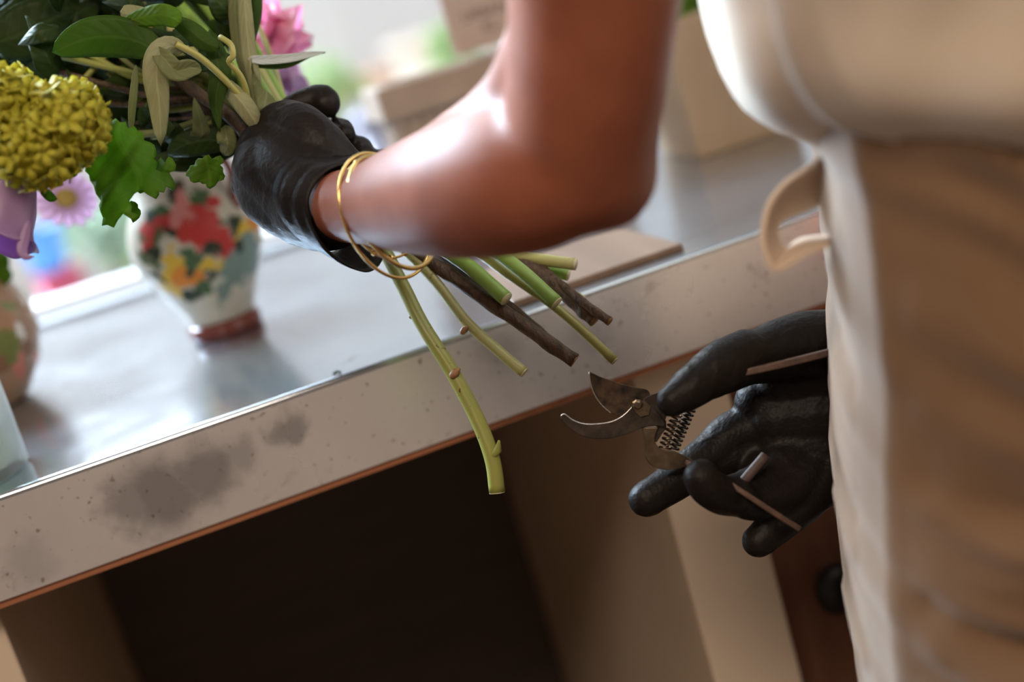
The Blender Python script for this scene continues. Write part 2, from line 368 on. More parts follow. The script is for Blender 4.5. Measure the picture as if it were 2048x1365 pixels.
# outdoors
M['pave'] = simple('pale_paving', (0.56, 0.55, 0.54), 0.9, var=(0.64, 0.63, 0.62), vscale=1.2, bscale=30)
M['facade'] = simple('white_render', (0.62, 0.61, 0.62), 0.9, var=(0.66, 0.65, 0.65), vscale=0.6, bscale=20)
struct('ground', MB().box((-30, YF+.12, -0.12), (30, 60, -0.02)), M['pave'], smooth=False)
fb = thing('building', 'white rendered building filling the bright view across the street', 'building', (1.0, 10, -0.02))
obj('wall', MB().box((-12, 10, -0.02), (14, 14, 7)), M['facade'], fb, smooth=False)
M['peach'] = simple('peach_awning', (0.58, 0.36, 0.26), 0.8, var=(0.60, 0.42, 0.31), vscale=3)
M['bush'] = simple('pale_green_foliage', (0.24, 0.38, 0.13), 0.8, var=(0.36, 0.50, 0.20), vscale=9, transl=(0.3, (0.4, 0.55, 0.2)))
M['mint'] = simple('grey_green_foliage', (0.26, 0.36, 0.25), 0.8, var=(0.40, 0.50, 0.38), vscale=7, transl=(0.2, (0.4, 0.5, 0.35)))
M['stone'] = simple('tan_stone', (0.60, 0.50, 0.40), 0.9, var=(0.66, 0.57, 0.47), vscale=4)
M['dkcar'] = simple('dark_plum_paint', (0.10, 0.085, 0.11), 0.35, var=(0.13, 0.11, 0.14), vscale=3, coat=0.4)
def bush(name, label, px, py, d, w, h, mt, n=260, seed=1, floor=-0.02):
    """leafy shrub standing on the ground, its crown centred on the given sight line"""
    r = random.Random(seed); c = at(px, py, d)
    t = thing(name, label, 'shrub', (c.x, c.y, floor))
    mb = MB()
    for i in range(n):
        v = Vector((r.gauss(0, 1), r.gauss(0, 1), r.gauss(0, 1))).normalized()*(r.random()**0.4)
        p = c+Vector((v.x*w, v.y*w*.7, v.z*h)); a = Vector((r.gauss(0, 1), r.gauss(0, 1), r.gauss(0, 1))).normalized()
        bb = a.cross(Vector((0.3, 0.2, 0.9))).normalized(); s = w*0.22
        mb.add([p-a*s, p+bb*s*.45+a*s*.1, p+a*s, p-bb*s*.45+a*s*.1], [(0, 1, 2, 3)])
    obj('foliage', mb, mt, t, normals=False)
    obj('stem', MB().tube([(c.x, c.y, floor), (c.x+.02, c.y, c.z*.6), (c.x, c.y, max(c.z, .1))], [.03, .025, .01], 8), M['wood_st'], t)
    return t
bush('shrub', 'pale green shrub outside, blurred just above the gloved fist', 650, 190, 5.0, 0.16, 0.14, M['bush'], seed=3)
bush('shrub', 'pale green shrub outside, blurred behind the sign card', 905, 95, 5.4, 0.13, 0.10, M['bush'], seed=4)
bush('shrub', 'grey green shrub outside, blurred between bellflower and patterned jug', 205, 455, 4.2, 0.15, 0.12, M['mint'], seed=5)
bush('shrub', 'pale green shrub outside the window, blurred below big lobed leaf', 300, 470, 5.2, 0.20, 0.10, M['bush'], seed=8)
c = at(852, 112, 6.2); t = thing('gate_pier', 'tan stone pier across the street, blurred beside the sign card', 'pier', (c.x, c.y, -0.02))
obj('shaft', MB().box((c.x-.13, c.y-.1, -.02), (c.x+.13, c.y+.1, c.z+.06)), M['stone'], t, smooth=False)
obj('cap', MB().box((c.x-.16, c.y-.13, c.z+.06), (c.x+.16, c.y+.13, c.z+.10)), M['stone'], t, smooth=False)
c = at(715, 155, 7.0); t = thing('low_wall', 'low peach wall across the street, blurred behind shrub', 'wall', (c.x, c.y, -0.02))
obj('wall', MB().box((c.x-.55, c.y-.1, -.02), (c.x+.45, c.y+.1, c.z-.02)), M['peach'], t, smooth=False)
obj('coping', MB().box((c.x-.57, c.y-.13, c.z-.02), (c.x+.47, c.y+.13, c.z+.03)), M['peach'], t, smooth=False)
# dark street bollard-like bin, blue pail on a pink stool
c = at(742, 238, 4.6); t = thing('street_bin', 'dark plum street bin outside, blurred left of the fluted planter', 'bin', (c.x, c.y, -0.02))
obj('body', MB().lathe([(.09, 0), (.10, .3), (.10, c.z+.0)], (c.x, c.y, -.02), 24), M['dkcar'], t)
obj('lid', MB().lathe([(.108, 0), (.108, .03), (.06, .07), (.01, .08)], (c.x, c.y, c.z-.02), 24), M['dkcar'], t)
M['blue'] = simple('sky_blue_plastic', (0.05, 0.23, 0.60), 0.35, var=(0.06, 0.28, 0.66), vscale=10)
M['rose'] = simple('rose_plastic', (0.60, 0.07, 0.15), 0.4, var=(0.66, 0.12, 0.22), vscale=10)
c = at(86, 500, 3.0)
t = thing('pail', 'sky blue pail on a rose stool outside, blurred beside bellflower', 'bucket', (c.x, c.y, c.z-.045))
obj('body', MB().lathe([(.036, 0), (.052, .088), (.054, .093), (.048, .093), (.03, .004)], (c.x, c.y, c.z-.045), 28), M['blue'], t)
obj('handle', MB().tube([(c.x+.045*math.cos(a), c.y-.01, c.z+.03+.012*math.sin(a)) for a in np.linspace(0, PI, 12)], .002, 6), M['white_paint'], t)
t = thing('stool', 'rose pink stool outside under the blue pail', 'stool', (c.x, c.y, -.02))
obj('seat', MB().lathe([(.045, 0), (.05, .01), (.05, .025), (.04, .03)], (c.x+.01, c.y+.02, c.z-.0755), 28), M['rose'], t)
for a in range(4):
    ca, sa = math.cos(a*PI/2+.6), math.sin(a*PI/2+.6)
    obj('leg', MB().tube([(c.x+.01+.035*ca, c.y+.02+.035*sa, c.z-.0755), (c.x+.01+.085*ca, c.y+.02+.085*sa, -.02)], .018, 8), M['rose'], t)

# ------------------------------------------------------------------ counter
ct = thing('counter', 'zinc topped work counter in front of the shop window', 'counter', (0, 0.29, 0))
CX0, CX1 = -1.8, 1.5
_r = .0032; _pf2 = [(.575, .842), (.575, .900)]+[(_r-_r*math.sin(a), .9-_r+_r*math.cos(a)) for a in np.linspace(0, PI/2, 9)]+[(0, .8964), (.0018, .8964), (.0018, .842)]
obj('worktop', MB().rings([[(x, y, z) for y, z in _pf2] for x in (CX0, CX1)]), M['metal'], ct, smooth=False)
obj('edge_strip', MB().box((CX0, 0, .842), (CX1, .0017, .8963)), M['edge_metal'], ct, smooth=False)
obj('timber_base', MB().box((CX0+.002, .002, .8375), (CX1-.002, .573, .842)), M['ply'], ct, smooth=False)
for x in (-1.2, .25, 1.2):
    obj('leg', MB().box((x, .022, 0), (x+.06, .54, .8375)), M['tan_paint'], ct, smooth=False, bevel=0.002)
pl = onplane(30, 1308, 1, .022).x
obj('leg', MB().box((pl-.06, .022, 0), (pl, .54, .8375)), M['tan_paint'], ct, smooth=False, bevel=0.002)
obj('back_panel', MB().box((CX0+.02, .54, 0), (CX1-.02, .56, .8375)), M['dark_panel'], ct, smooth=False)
dr = obj('door', MB().box((.312, .05, .04), (1.19, .07, .80)), M['red_panel'], ct, smooth=False, bevel=.003)
k = onplane(1662, 1165, 1, .04)
obj('knob', MB().lathe([(.006, 0), (.006, .012), (.016, .016), (.019, .024), (.014, .031), (.003, .033)], (0, 0, 0), 24), M['black'], dr)
kb = bpy.data.objects[[o.name for o in dr.children][0]]
kb.data.transform(Matrix.Translation(Vector((0, 0.29, 0))))
kb.data.transform(Matrix.Rotation(PI/2, 4, 'X')); kb.data.transform(Matrix.Translation(Vector((k.x, .05-.29, k.z))))

# ------------------------------------------------------------------ things on the counter
def pat(name, base, blobs, rough=0.38, warp=0.012):
    """glazed ceramic with painted motifs: each blob = (x,y,z,r,colour), object space"""
    mt, nt, b = mat_new(name); tc = nt.nodes.new('ShaderNodeTexCoord')
    n = noise(nt, 70, 3); sub = nt.nodes.new('ShaderNodeVectorMath'); sub.operation = 'SUBTRACT'; sub.inputs[1].default_value = (.5, .5, .5)
    nt.links.new(n.outputs['Color'], sub.inputs[0])
    sc = nt.nodes.new('ShaderNodeVectorMath'); sc.operation = 'SCALE'; sc.inputs['Scale'].default_value = warp*2; nt.links.new(sub.outputs[0], sc.inputs[0])
    ad = nt.nodes.new('ShaderNodeVectorMath'); ad.operation = 'ADD'; nt.links.new(tc.outputs['Object'], ad.inputs[0]); nt.links.new(sc.outputs[0], ad.inputs[1])
    n2 = noise(nt, 30, 3); col = ramp(nt, n2.outputs['Fac'], [(0.35, base), (0.65, tuple(x*.86 for x in base))])
    for (x, y, z, r, c) in blobs:
        d = nt.nodes.new('ShaderNodeVectorMath'); d.operation = 'DISTANCE'; d.inputs[1].default_value = (x, y, z); nt.links.new(ad.outputs[0], d.inputs[0])
        mr = nt.nodes.new('ShaderNodeMapRange'); mr.inputs[1].default_value = r; mr.inputs[2].default_value = r*.82; nt.links.new(d.outputs['Value'], mr.inputs[0])
        mx = nt.nodes.new('ShaderNodeMix'); mx.data_type = 'RGBA'; nt.links.new(mr.outputs[0], mx.inputs[0]); nt.links.new(col, mx.inputs[6]); mx.inputs[7].default_value = (*c, 1); col = mx.outputs[2]
    nt.links.new(col, b.inputs['Base Color']); b.inputs['Roughness'].default_value = rough; b.inputs['Specular IOR Level'].default_value = 0.18
    return mt
# floral jug
J = onplane(455, 662, 2, .900); jd = (J-CAMP).dot(fwd); s = jd/FPX/1.02
RED, YEL, ORG, GRN, DGR, PNK, BLU = (0.48, 0.045, 0.04), (0.66, 0.42, 0.05), (0.66, 0.22, 0.03), (0.07, 0.12, 0.05), (0.035, 0.05, 0.03), (0.60, 0.22, 0.2), (0.2, 0.26, 0.22)
blobs = []
def on_jug(px, py, r, c, rr):
    # point of the body surface seen at that pixel (body ~ sphere-ish of radius rr px about the axis)
    for k in range(60):
        d = jd-0.06+0.002*k; p = at(px, py, d)-J
        if math.hypot(p.x, p.y) < rr*s: break
    blobs.append((p.x, p.y, p.z, r*s, c))
for q in [(300,470,34,GRN,130),(330,440,30,RED,128),(290,455,26,RED,130),(300,490,24,RED,130),(395,455,44,RED,134),(430,480,38,RED,134),(370,425,28,PNK,128),(420,440,26,RED,130),(455,490,24,RED,134),
          (345,525,26,YEL,132),(335,555,26,YEL,128),(350,500,18,YEL,132),(365,560,30,ORG,128),(390,555,22,ORG,128),(330,575,18,YEL,120),(355,590,20,YEL,118),
          (310,500,20,DGR,132),(420,500,20,DGR,134),(385,520,24,GRN,132),(405,590,30,GRN,120),(430,560,24,DGR,126),(450,530,20,YEL,130),(440,610,26,YEL,112),(420,630,22,GRN,105),
          (350,385,24,DGR,118),(400,385,22,GRN,118),(480,520,34,BLU,134),(500,560,36,BLU,128),(490,470,30,YEL,134),(505,440,24,ORG,132),(470,580,26,BLU,120),(395,615,18,DGR,108),(320,420,20,GRN,124),(500,500,40,BLU,130),(480,545,40,BLU,126),(515,530,40,BLU,120),(455,600,30,BLU,112),(300,520,24,GRN,124),(320,545,18,DGR,120),(345,460,16,DGR,130),(400,420,22,RED,124),(365,470,18,RED,134),(470,450,22,DGR,134),(440,440,14,GRN,134),(360,395,18,PNK,110),(430,400,20,RED,116),(380,600,20,DGR,110),(415,535,16,YEL,130),(375,545,14,DGR,132),(300,430,18,DGR,126),(480,490,18,DGR,134)]:
    on_jug(*q)
M['jug'] = pat('floral_glaze', (0.58, 0.52, 0.41), blobs)
M['redfoot'] = simple('red_brown_glaze', (0.15, 0.032, 0.024), 0.25, var=(0.20, 0.05, 0.035), vscale=60)
jt = thing('jug', 'floral patterned ceramic jug with red brown foot on the counter', 'jug', J)
prof = [(0.02, 30), (66, 30), (70, 40), (82, 70), (105, 115), (126, 160), (134, 195), (132, 225), (120, 260), (102, 290), (88, 312), (82, 330), (86, 350), (92, 362), (86, 364), (78, 345), (74, 320), (70, 280), (60, 120), (0.02, 80)]
obj('body', MB().lathe([(r*s, z*s) for r, z in prof], J, 64, cap=False), M['jug'], jt)
obj('foot', MB().lathe([(0.02*s, 0), (70*s, 0), (75*s, 6*s), (75*s, 22*s), (69*s, 32*s), (0.02*s, 32*s)], J, 48, cap=False), M['redfoot'], jt)
hd = Vector((0.75, -0.66, 0)).normalized()
hp = [J+hd*(r*s)+Vector((0, 0, z*s)) for r, z in ((84, 345), (112, 352), (132, 330), (134, 296), (122, 262), (124, 245))]
obj('handle', MB().tube(catmull([list(p) for p in hp], 26), 9*s, 12, round_ends=True), M['redfoot'], jt)
rim = MB(); rim.tube([J+Vector((90*s*math.cos(a), 90*s*math.sin(a), 362*s)) for a in np.linspace(0, 2*PI, 48, endpoint=False)], 5*s, 8, closed=True)
M['plum'] = simple('plum_glaze', (0.10, 0.05, 0.11), 0.25)
obj('rim', rim, M['plum'], jt)

# second jar, mostly outside the frame
K = onplane(-42, 822, 2, .900); kd = (K-CAMP).dot(fwd); s2 = kd/FPX/1.02
blobs = []
def on_jar(px, py, r, c, rr):
    for k in range(60):
        d = kd-0.07+0.002*k; p = at(px, py, d)-K
        if math.hypot(p.x, p.y) < rr*s2: break
    blobs.append((p.x, p.y, p.z, r*s2, c))
CRM = (0.66, 0.60, 0.54); BR, BR2, PK, GR = (0.36, 0.20, 0.12), (0.22, 0.11, 0.06), (0.52, 0.16, 0.11), (0.16, 0.17, 0.05)
for q in [(20,580,34,BR,140),(55,575,30,BR2,140),(10,620,26,GR,150),(60,640,34,BR,165),(20,650,30,BR,165),(40,605,14,GR,150),(90,640,20,BR,165),(70,700,28,BR2,175),(95,720,30,PK,170),(20,690,40,GR,175),(50,740,30,PK,165),(85,750,22,PK,160),(30,765,24,BR,150),(60,775,26,BR,140),(5,735,24,BR2,170),(70,560,26,CRM,130),(100,610,18,CRM,150),(105,670,22,CRM,160),(40,665,20,CRM,165),(75,735,16,CRM,165),(110,700,18,PK,165),(30,600,16,CRM,150),(90,770,14,PK,140)]:
    on_jar(*q)
M['jar'] = pat('brown_pink_glaze', (0.34, 0.21, 0.13), blobs, 0.12)
tj = thing('jar', 'brown and pink glazed jar cut by the left frame edge', 'jar', K)
prof = [(0.02, 0), (96, 0), (110, 12), (150, 70), (170, 130), (168, 180), (146, 240), (110, 285), (84, 305), (82, 322), (76, 322), (76, 300), (100, 270), (130, 200), (90, 30), (0.02, 20)]
obj('body', MB().lathe([(r*s2, z*s2) for r, z in prof], K, 56, cap=False), M['jar'], tj)

# ------------------------------------------------------------------ leaves, petals and stems
def blade_mesh(P, width, roll=0.0, fold=0.25, wave=0.0, a=0.7, b=0.9, nu=18, nv=9, seed=0, viewer=True, ref=None):
    """leaf blade around a spline (array of 3D points)"""
    r = random.Random(seed); q = catmull(P, nu); T = np.gradient(q, axis=0); T /= np.linalg.norm(T, axis=1)[:, None]
    V = []; ph = r.random()*6
    tm = a/(a+b); norm = (tm**a)*((1-tm)**b)
    for i in range(nu):
        t = i/(nu-1); n0 = np.array(ref) if ref is not None else np.array(Vector(q[i])-CAMP)
        S = np.cross(T[i], n0); S /= np.linalg.norm(S)+1e-9; N = np.cross(S, T[i])
        cr, sr = math.cos(roll), math.sin(roll); S, N = S*cr+N*sr, N*cr-S*sr
        w = width/2*max((max(t, 1e-4)**a)*((1-t)**b)/norm, 0.015)
        for j in range(nv):
            x = -1+2*j/(nv-1)
            V.append(q[i]+S*w*x+N*w*(fold*abs(x)-fold*.5)+N*wave*width*abs(x)*math.sin(9*t+ph+(2 if x > 0 else 0)))
    F = [(i*nv+j, i*nv+j+1, (i+1)*nv+j+1, (i+1)*nv+j) for i in range(nu-1) for j in range(nv-1)]
    return V, F
def leaf(parent, pts, width_px, mt, roll=0.0, fold=0.25, wave=0.03, a=0.7, b=0.9, seed=0, name='leaf'):
    P = [list(at(*p)) for p in pts]; w = width_px*pts[len(pts)//2][2]/FPX
    mb = MB(); mb.add(*blade_mesh(P, w, roll, fold, wave, a, b, seed=seed)); 
    o = obj(name, mb, mt, parent, normals=False, solid=0.0004)
    nu, nv = 18, 9; set_uv(o.data, [((k//nv)/(nu-1), (k % nv)/(nv-1)) for k in range(nu*nv)])
    return o
def sheet(parent, poly, dfun, cell, mt, name='leaf', jag=0.0, seed=0, thick=0.0005):
    """cut-out leaf with its own outline, relief and thickness"""
    r = random.Random(seed); P = []
    n = len(poly)
    for i in range(n):
        a, b = poly[i], poly[(i+1) % n]; L = math.hypot(b[0]-a[0], b[1]-a[1]); k = max(1, int(L/(cell*0.9)))
        for j in range(k):
            t = j/k; nx, ny = (b[1]-a[1])/L, -(b[0]-a[0])/L; o = jag*((j % 2)*2-1)*(0.5+r.random()) if j else 0
            P.append(Vector((a[0]+(b[0]-a[0])*t+nx*o, a[1]+(b[1]-a[1])*t+ny*o)))
    m0 = len(P); edges = [(i, (i+1) % m0) for i in range(m0)]
    xs = [p.x for p in P]; ys = [p.y for p in P]
    y = min(ys)+cell/2
    while y < max(ys):
        x = min(xs)+cell/2
        while x < max(xs):
            P.append(Vector((x+r.uniform(-.2, .2)*cell, y+r.uniform(-.2, .2)*cell))); x += cell
        y += cell
    v, e, f, *_ = delaunay_2d_cdt(P, edges, [list(range(m0))], 1, 1e-4)
    wv = lambda x, y: .0022*math.sin(x*.055+seed)*math.sin(y*.05+seed*2)+.0008*math.sin(x*.17+y*.11)
    mb = MB(); mb.add([at(p.x, p.y, dfun(p.x, p.y)+wv(p.x, p.y)) for p in v], [tuple(q) for q in f])
    me = mb.mesh(name); bm = bmesh.new(); bm.from_mesh(me)
    lay = bm.loops.layers.uv.new('UVMap'); W_, H_ = max(xs)-min(xs), max(ys)-min(ys)
    for k, vv in enumerate(bm.verts): vv.index = k
    for fc in bm.faces:
        for lp in fc.loops:
            p_ = v[lp.vert.index]; lp[lay].uv = ((p_.y-min(ys))/H_*.7, (p_.x-min(xs))/W_+.12*math.sin(p_.y*.03))
    bmesh.ops.delete(bm, geom=[x for x in bm.verts if not x.link_faces], context='VERTS'); bm.to_mesh(me); bm.free()
    return obj(name, me, mt, parent, solid=thick)

FIST = (592, 300, 0.772)
flowers = []
def flower_stem(label, path, rpx, mt, kind='flower_stem', cat='flower', nodes=(), taper=None, woody=False, cutmat=None):
    """cut flower running from the bouquet through the fist to its trimmed end"""
    P3 = [list(at(*p)) for p in path]; q = catmull(P3, 46)
    base = at(*FIST)
    t = thing(kind, label, cat, base, 'cut flowers held in the bouquet')
    dd = np.array([(Vector(p)-CAMP).dot(fwd) for p in q])
    R = rpx*dd/FPX*(np.linspace(*(taper or (0.8, 1.0)), 46))
    if woody: R = R*(1+0.10*np.array([math.sin(i*1.7)+.6*math.sin(i*.9+2) for i in range(46)])*0.6)
    o = obj('stem', MB().tube(q, R, 14, wob=0.05 if woody else 0.015), mt, t)
    # pale trimmed end
    d = Vector(q[-1]-q[-2]).normalized()
    obj('cut_end', MB().tube([q[-1]-np.array(d)*.0003, q[-1]+np.array(d)*0.0005], R[-1]*.97, 14), cutmat or M['cut'], t)
    for (px, py, dp, r) in nodes:
        p = at(px, py, dp); rr = r*dp/FPX
        obj('node', MB().tube([p-CU*rr*.5-CR*rr*.3, p+CU*rr*.1+CR*rr*.2, p+CU*rr*.7+CR*rr*.9], [rr*.8, rr, rr*.35], 10, round_ends=True), M['node'], t)
    flowers.append(t); return t

S1 = flower_stem('longest green cut stem hanging in front of the counter edge, bent near its tip', [(60,-160,.80),(330,90,.79),(520,250,.778),(640,350,.775),(740,455,.768),(800,560,.758),(845,650,.75),(905,745,.745),(955,840,.742),(985,920,.74),(994,985,.74)], 15.5, M['st_green'],
                 nodes=[(909,746,.741,10),(823,632,.752,5)], taper=(0.75, 1.05))
obj('bud', MB().tube([at(985,912,.738), at(996,900,.736), at(998,884,.735)], [.0020, .0022, .0008], 10, round_ends=True), M['st_green'], S1)
S2 = flower_stem('pale green cut stem with a side nub, second from the left below the wrist', [(150,-150,.82),(400,120,.80),(560,290,.782),(700,400,.776),(850,540,.765),(930,640,.757),(1000,705,.753),(1048,745,.75)], 11.5, M['st_pale'], nodes=[(928,660,.754,8)])
S3 = flower_stem('dark brown woody cut stem, longer front one of the woody pair', [(20,40,.86),(300,150,.80),(520,285,.775),(700,410,.772),(870,530,.765),(960,592,.758),(1060,660,.752),(1149,722,.75)], 16, M['wood_st'], woody=True, taper=(.8, .95), cutmat=M['node'])
S3b = flower_stem('thin brown woody cut stem lying along the longer woody one', [(60,0,.87),(320,130,.81),(530,275,.786),(720,400,.782),(905,525,.774),(1000,600,.766),(1080,668,.757),(1118,700,.754)], 13, M['wood_st'], woody=True, cutmat=M['node'])
S4 = flower_stem('bright green thick cut stem ending above the woody pair', [(200,-160,.84),(430,90,.81),(570,270,.785),(720,390,.778),(860,480,.77),(940,535,.758),(1012,598,.748)], 15.5, M['st_bright'])
S5 = flower_stem('thin yellow green cut stem pointing at the secateur blade', [(120,-60,.86),(420,160,.81),(580,300,.79),(760,400,.785),(930,490,.778),(1010,545,.768),(1120,622,.757),(1229,722,.75)], 9.5, M['st_yellow'])
S6 = flower_stem('bright green cut stem crossing over the thin yellow green one', [(260,-170,.86),(450,60,.82),(585,265,.79),(760,380,.785),(940,470,.77),(1040,540,.756),(1113,606,.748)], 14.5, M['st_bright'])
S7 = flower_stem('dark brown woody cut stem with a slanted split tip', [(0,120,.88),(310,190,.82),(560,300,.792),(780,400,.792),(1000,490,.784),(1080,550,.772),(1150,605,.764),(1190,640,.760)], 18, M['wood_st'], woody=True, taper=(.7, .9), cutmat=M['node'])
S7b = flower_stem('thin brown woody twig ending furthest right above the split stem', [(0,160,.89),(330,210,.83),(560,310,.80),(800,400,.80),(1030,500,.782),(1110,560,.768),(1170,608,.758),(1219,643,.753)], 9.5, M['wood_st'], woody=True, cutmat=M['node'])
S8 = flower_stem('pale yellow green cut stem lying almost level, uppermost at right', [(300,-170,.88),(470,60,.83),(600,270,.80),(760,390,.798),(920,480,.788),(1040,512,.778),(1150,529,.768)], 12.5, M['st_pale'])
S9 = flower_stem('short bright green cut stem tucked under the uppermost pale one', [(350,-170,.90),(490,60,.84),(610,270,.806),(780,400,.80),(940,490,.793),(1060,530,.785),(1136,551,.78)], 11.5, M['st_bright'])
S10 = flower_stem('thin pale green cut stem between green stub and brown twig', [(400,-170,.90),(520,60,.85),(610,280,.81),(800,410,.805),(980,500,.79),(1080,548,.778),(1166,598,.768)], 7, M['st_pale'])

# --- viburnum snowball on the long woody stem
def floret(mb, c, n, s, r):
    n = n.normalized(); u = n.cross(Vector((.3, .5, .8))).normalized(); w = n.cross(u); a0 = r.random()*6
    k = 5
    for i in range(k):
        a = a0+2*PI*i/k; d = u*math.cos(a)+w*math.sin(a); e = u*math.cos(a+PI/2)+w*math.sin(a+PI/2)
        up = n*s*.35
        mb.add([c, c+d*s*.5+e*s*.34+up*.3, c+d*s+e*s*.26+up, c+d*s*1.08+up*.9, c+d*s-e*s*.26+up, c+d*s*.5-e*s*.34+up*.3], [(0, 1, 2, 3, 4, 5)])
r = random.Random(11); mb = MB()
for (px, py, d, R, n) in ((14,238,.685,98,58),(122,258,.68,90,54),(70,296,.672,80,40),(150,212,.69,48,18),(-10,190,.69,58,24)):
    c = at(px, py, d); Rm = R*d/FPX
    for i in range(n):
        z = 1-2*(i+.5)/n; a = i*2.39996; v = Vector((math.cos(a)*math.sqrt(1-z*z), math.sin(a)*math.sqrt(1-z*z), z))
        floret(mb, c+v*Rm*(0.84+.18*r.random()), v+Vector((r.uniform(-.25,.25), r.uniform(-.25,.25), r.uniform(-.25,.25))), .0064*(0.85+.35*r.random()), r)
    core = MB().lathe([(0.01*Rm, -.84*Rm)]+[(Rm*.84*math.sin(x), -Rm*.84*math.cos(x)) for x in np.linspace(.2, PI-.2, 10)]+[(0.01*Rm, .84*Rm)], c, 20, cap=False)
    mb.add(core.v, core.f)
obj('bloom', mb, M['vib'], S3, normals=False, solid=0.0003)
obj('flower_stalk', MB().tube(catmull([list(at(*p)) for p in ((90,260,.70),(150,230,.76),(240,160,.80),(320,160,.80))], 14), .0018, 8), M['st_green'], S3)

# lobed viburnum leaves
LOB1 = [(165,255),(200,238),(240,245),(275,262),(300,285),(312,300),(306,318),(322,345),(345,358),(352,372),(318,384),(312,398),(296,390),(282,380),(268,388),(258,402),(262,425),(278,430),(268,442),(255,434),(246,428),(236,440),(228,456),(214,450),(204,452),(206,436),(200,420),(202,402),(192,388),(188,372),(178,350),(172,332),(168,300)]
sheet(S3, LOB1, lambda x, y: .715+.00006*(x-240)+.0000012*(x-245)**2-.00003*(y-340), 10, M['lf_bright'], jag=5.0, seed=2)
LOB2 = [(372,352),(378,338),(392,322),(410,312),(432,314),(446,318),(440,330),(446,345),(447,360),(436,363),(430,372),(420,378),(412,368),(400,364),(388,366)]
sheet(S3, LOB2, lambda x, y: .742+.0000025*(x-410)**2+.00008*(y-345), 7, M['lf_bright'], jag=3.6, seed=4)
LOB3 = [(255,330),(300,322),(345,318),(352,330),(340,345),(336,358),(322,366),(318,380),(312,398),(300,392),(290,384),(272,382),(262,366)]
sheet(S3, LOB3, lambda x, y: .735+.00002*(x-300)+.000002*(y-350)**2, 8, M['lf_bright'], jag=4.4, seed=5)
LOB4 = [(255,410),(262,402),(270,404),(276,416),(282,428),(272,442),(266,446),(262,432),(252,424)]
sheet(S3, LOB4, lambda x, y: .728+.00006*(x-268), 7, M['lf_bright'], jag=2, seed=6)
LOB5 = [(20,360),(60,352),(110,340),(150,338),(155,350),(130,362),(100,372),(92,376),(108,388),(115,398),(100,404),(88,396),(80,380),(50,382),(30,376)]
sheet(S3, LOB5, lambda x, y: .70+.00004*(x-80)+.0001*(y-370), 8, M['lf_mid'], jag=1.6, seed=7)

# --- bellflower on the longest green stem
top = at(28, 352, .700); bot = at(8, 495, .690); ax = (bot-top).normalized(); Lb = (bot-top).length
u = ax.cross(fwd).normalized(); w = ax.cross(u)
R_ = []
for i in range(22):
    t = i/21; ring = []
    for j in range(60):
        a = 2*PI*j/60; lob = (0.5+.5*math.cos(5*a+1.5))
        rp = np.interp(t, [0, .08, .25, .5, .75, .9, 1], [6, 38, 50, 54, 52, 54, 62])*.697/FPX
        rp *= 1+0.12*lob*max(0, t-.75)/.25+0.05*math.cos(5*a+1.5+PI)
        ext = Lb*(t*.95+0.06*lob*max(0, t-.6)/.4)
        ring.append(top+ax*ext+u*rp*math.cos(a)+w*rp*math.sin(a))
    R_.append(ring)
mb = MB(); mb.rings(R_, cap=False)
bell = obj('bellflower_head', mb, M['lilac'], S1, normals=False, solid=0.0004)
leaf(S1, [(58,440,.682),(48,480,.680),(44,500,.679),(52,514,.679),(69,513,.679)], 22, M['lilac'], name='petal_tip', a=.5, b=.9, fold=.3)
for k in range(5):
    a = k*2*PI/5+.5; d0 = u*math.cos(a)+w*math.sin(a)
    P = [top-ax*.002, top+d0*.008+ax*.002, top+d0*.013+ax*.010]
    mbs = MB(); mbs.add(*blade_mesh([list(p) for p in P], .006, a=.5, b=.9, nu=8, nv=5)); obj('sepal', mbs, M['lf_mid'], bell, normals=False, solid=.0004)
obj('flower_stalk', MB().tube(catmull([list(at(*p)) for p in ((28,352,.70),(60,300,.73),(150,180,.78),(260,60,.79))], 14), .0018, 8), M['st_green'], S1)

# --- pink ruffled blooms behind the fist
def ruffle(parent, px, py, d, rpx, mt, n=16, seed=1, stalk=None):
    r = random.Random(seed); c = at(px, py, d); R = rpx*d/FPX; mb = MB()
    for i in range(n):
        z = 1-1.7*(i+.5)/n; a = i*2.4; v = Vector((math.cos(a)*math.sqrt(max(0, 1-z*z)), math.sin(a)*math.sqrt(max(0, 1-z*z)), z))
        s = v.cross(Vector((.2, .9, .3))).normalized()
        P = [c+v*R*.1, c+v*R*.6+s*R*.05, c+v*R*(.95+.15*r.random())+Vector((0, 0, -.1*R))]
        V, F = blade_mesh([list(p) for p in P], R*1.25, roll=r.random()*3, fold=.35, wave=.10, a=.8, b=.35, nu=10, nv=9, seed=i+seed)
        mb.add(V, F)
    o = obj('bloom', mb, mt, parent, normals=False, solid=.0003)
    if stalk: obj('flower_stalk', MB().tube(catmull([list(at(*p)) for p in [(px, py, d)]+stalk], 14), .0016, 8), M['st_green'], parent)
    return o
ruffle(S6, 545, 70, .90, 72, M['pink'], 18, 3, [(540,150,.90),(560,230,.83),(585,265,.79)])
ruffle(S8, 552, 168, .93, 66, M['palepink'], 16, 9, [(570,210,.92),(590,240,.85),(600,270,.80)])
ruffle(S9, 505, 20, .95, 40, M['palepink'], 14, 12, [(520,90,.92),(570,210,.85),(610,270,.806)])

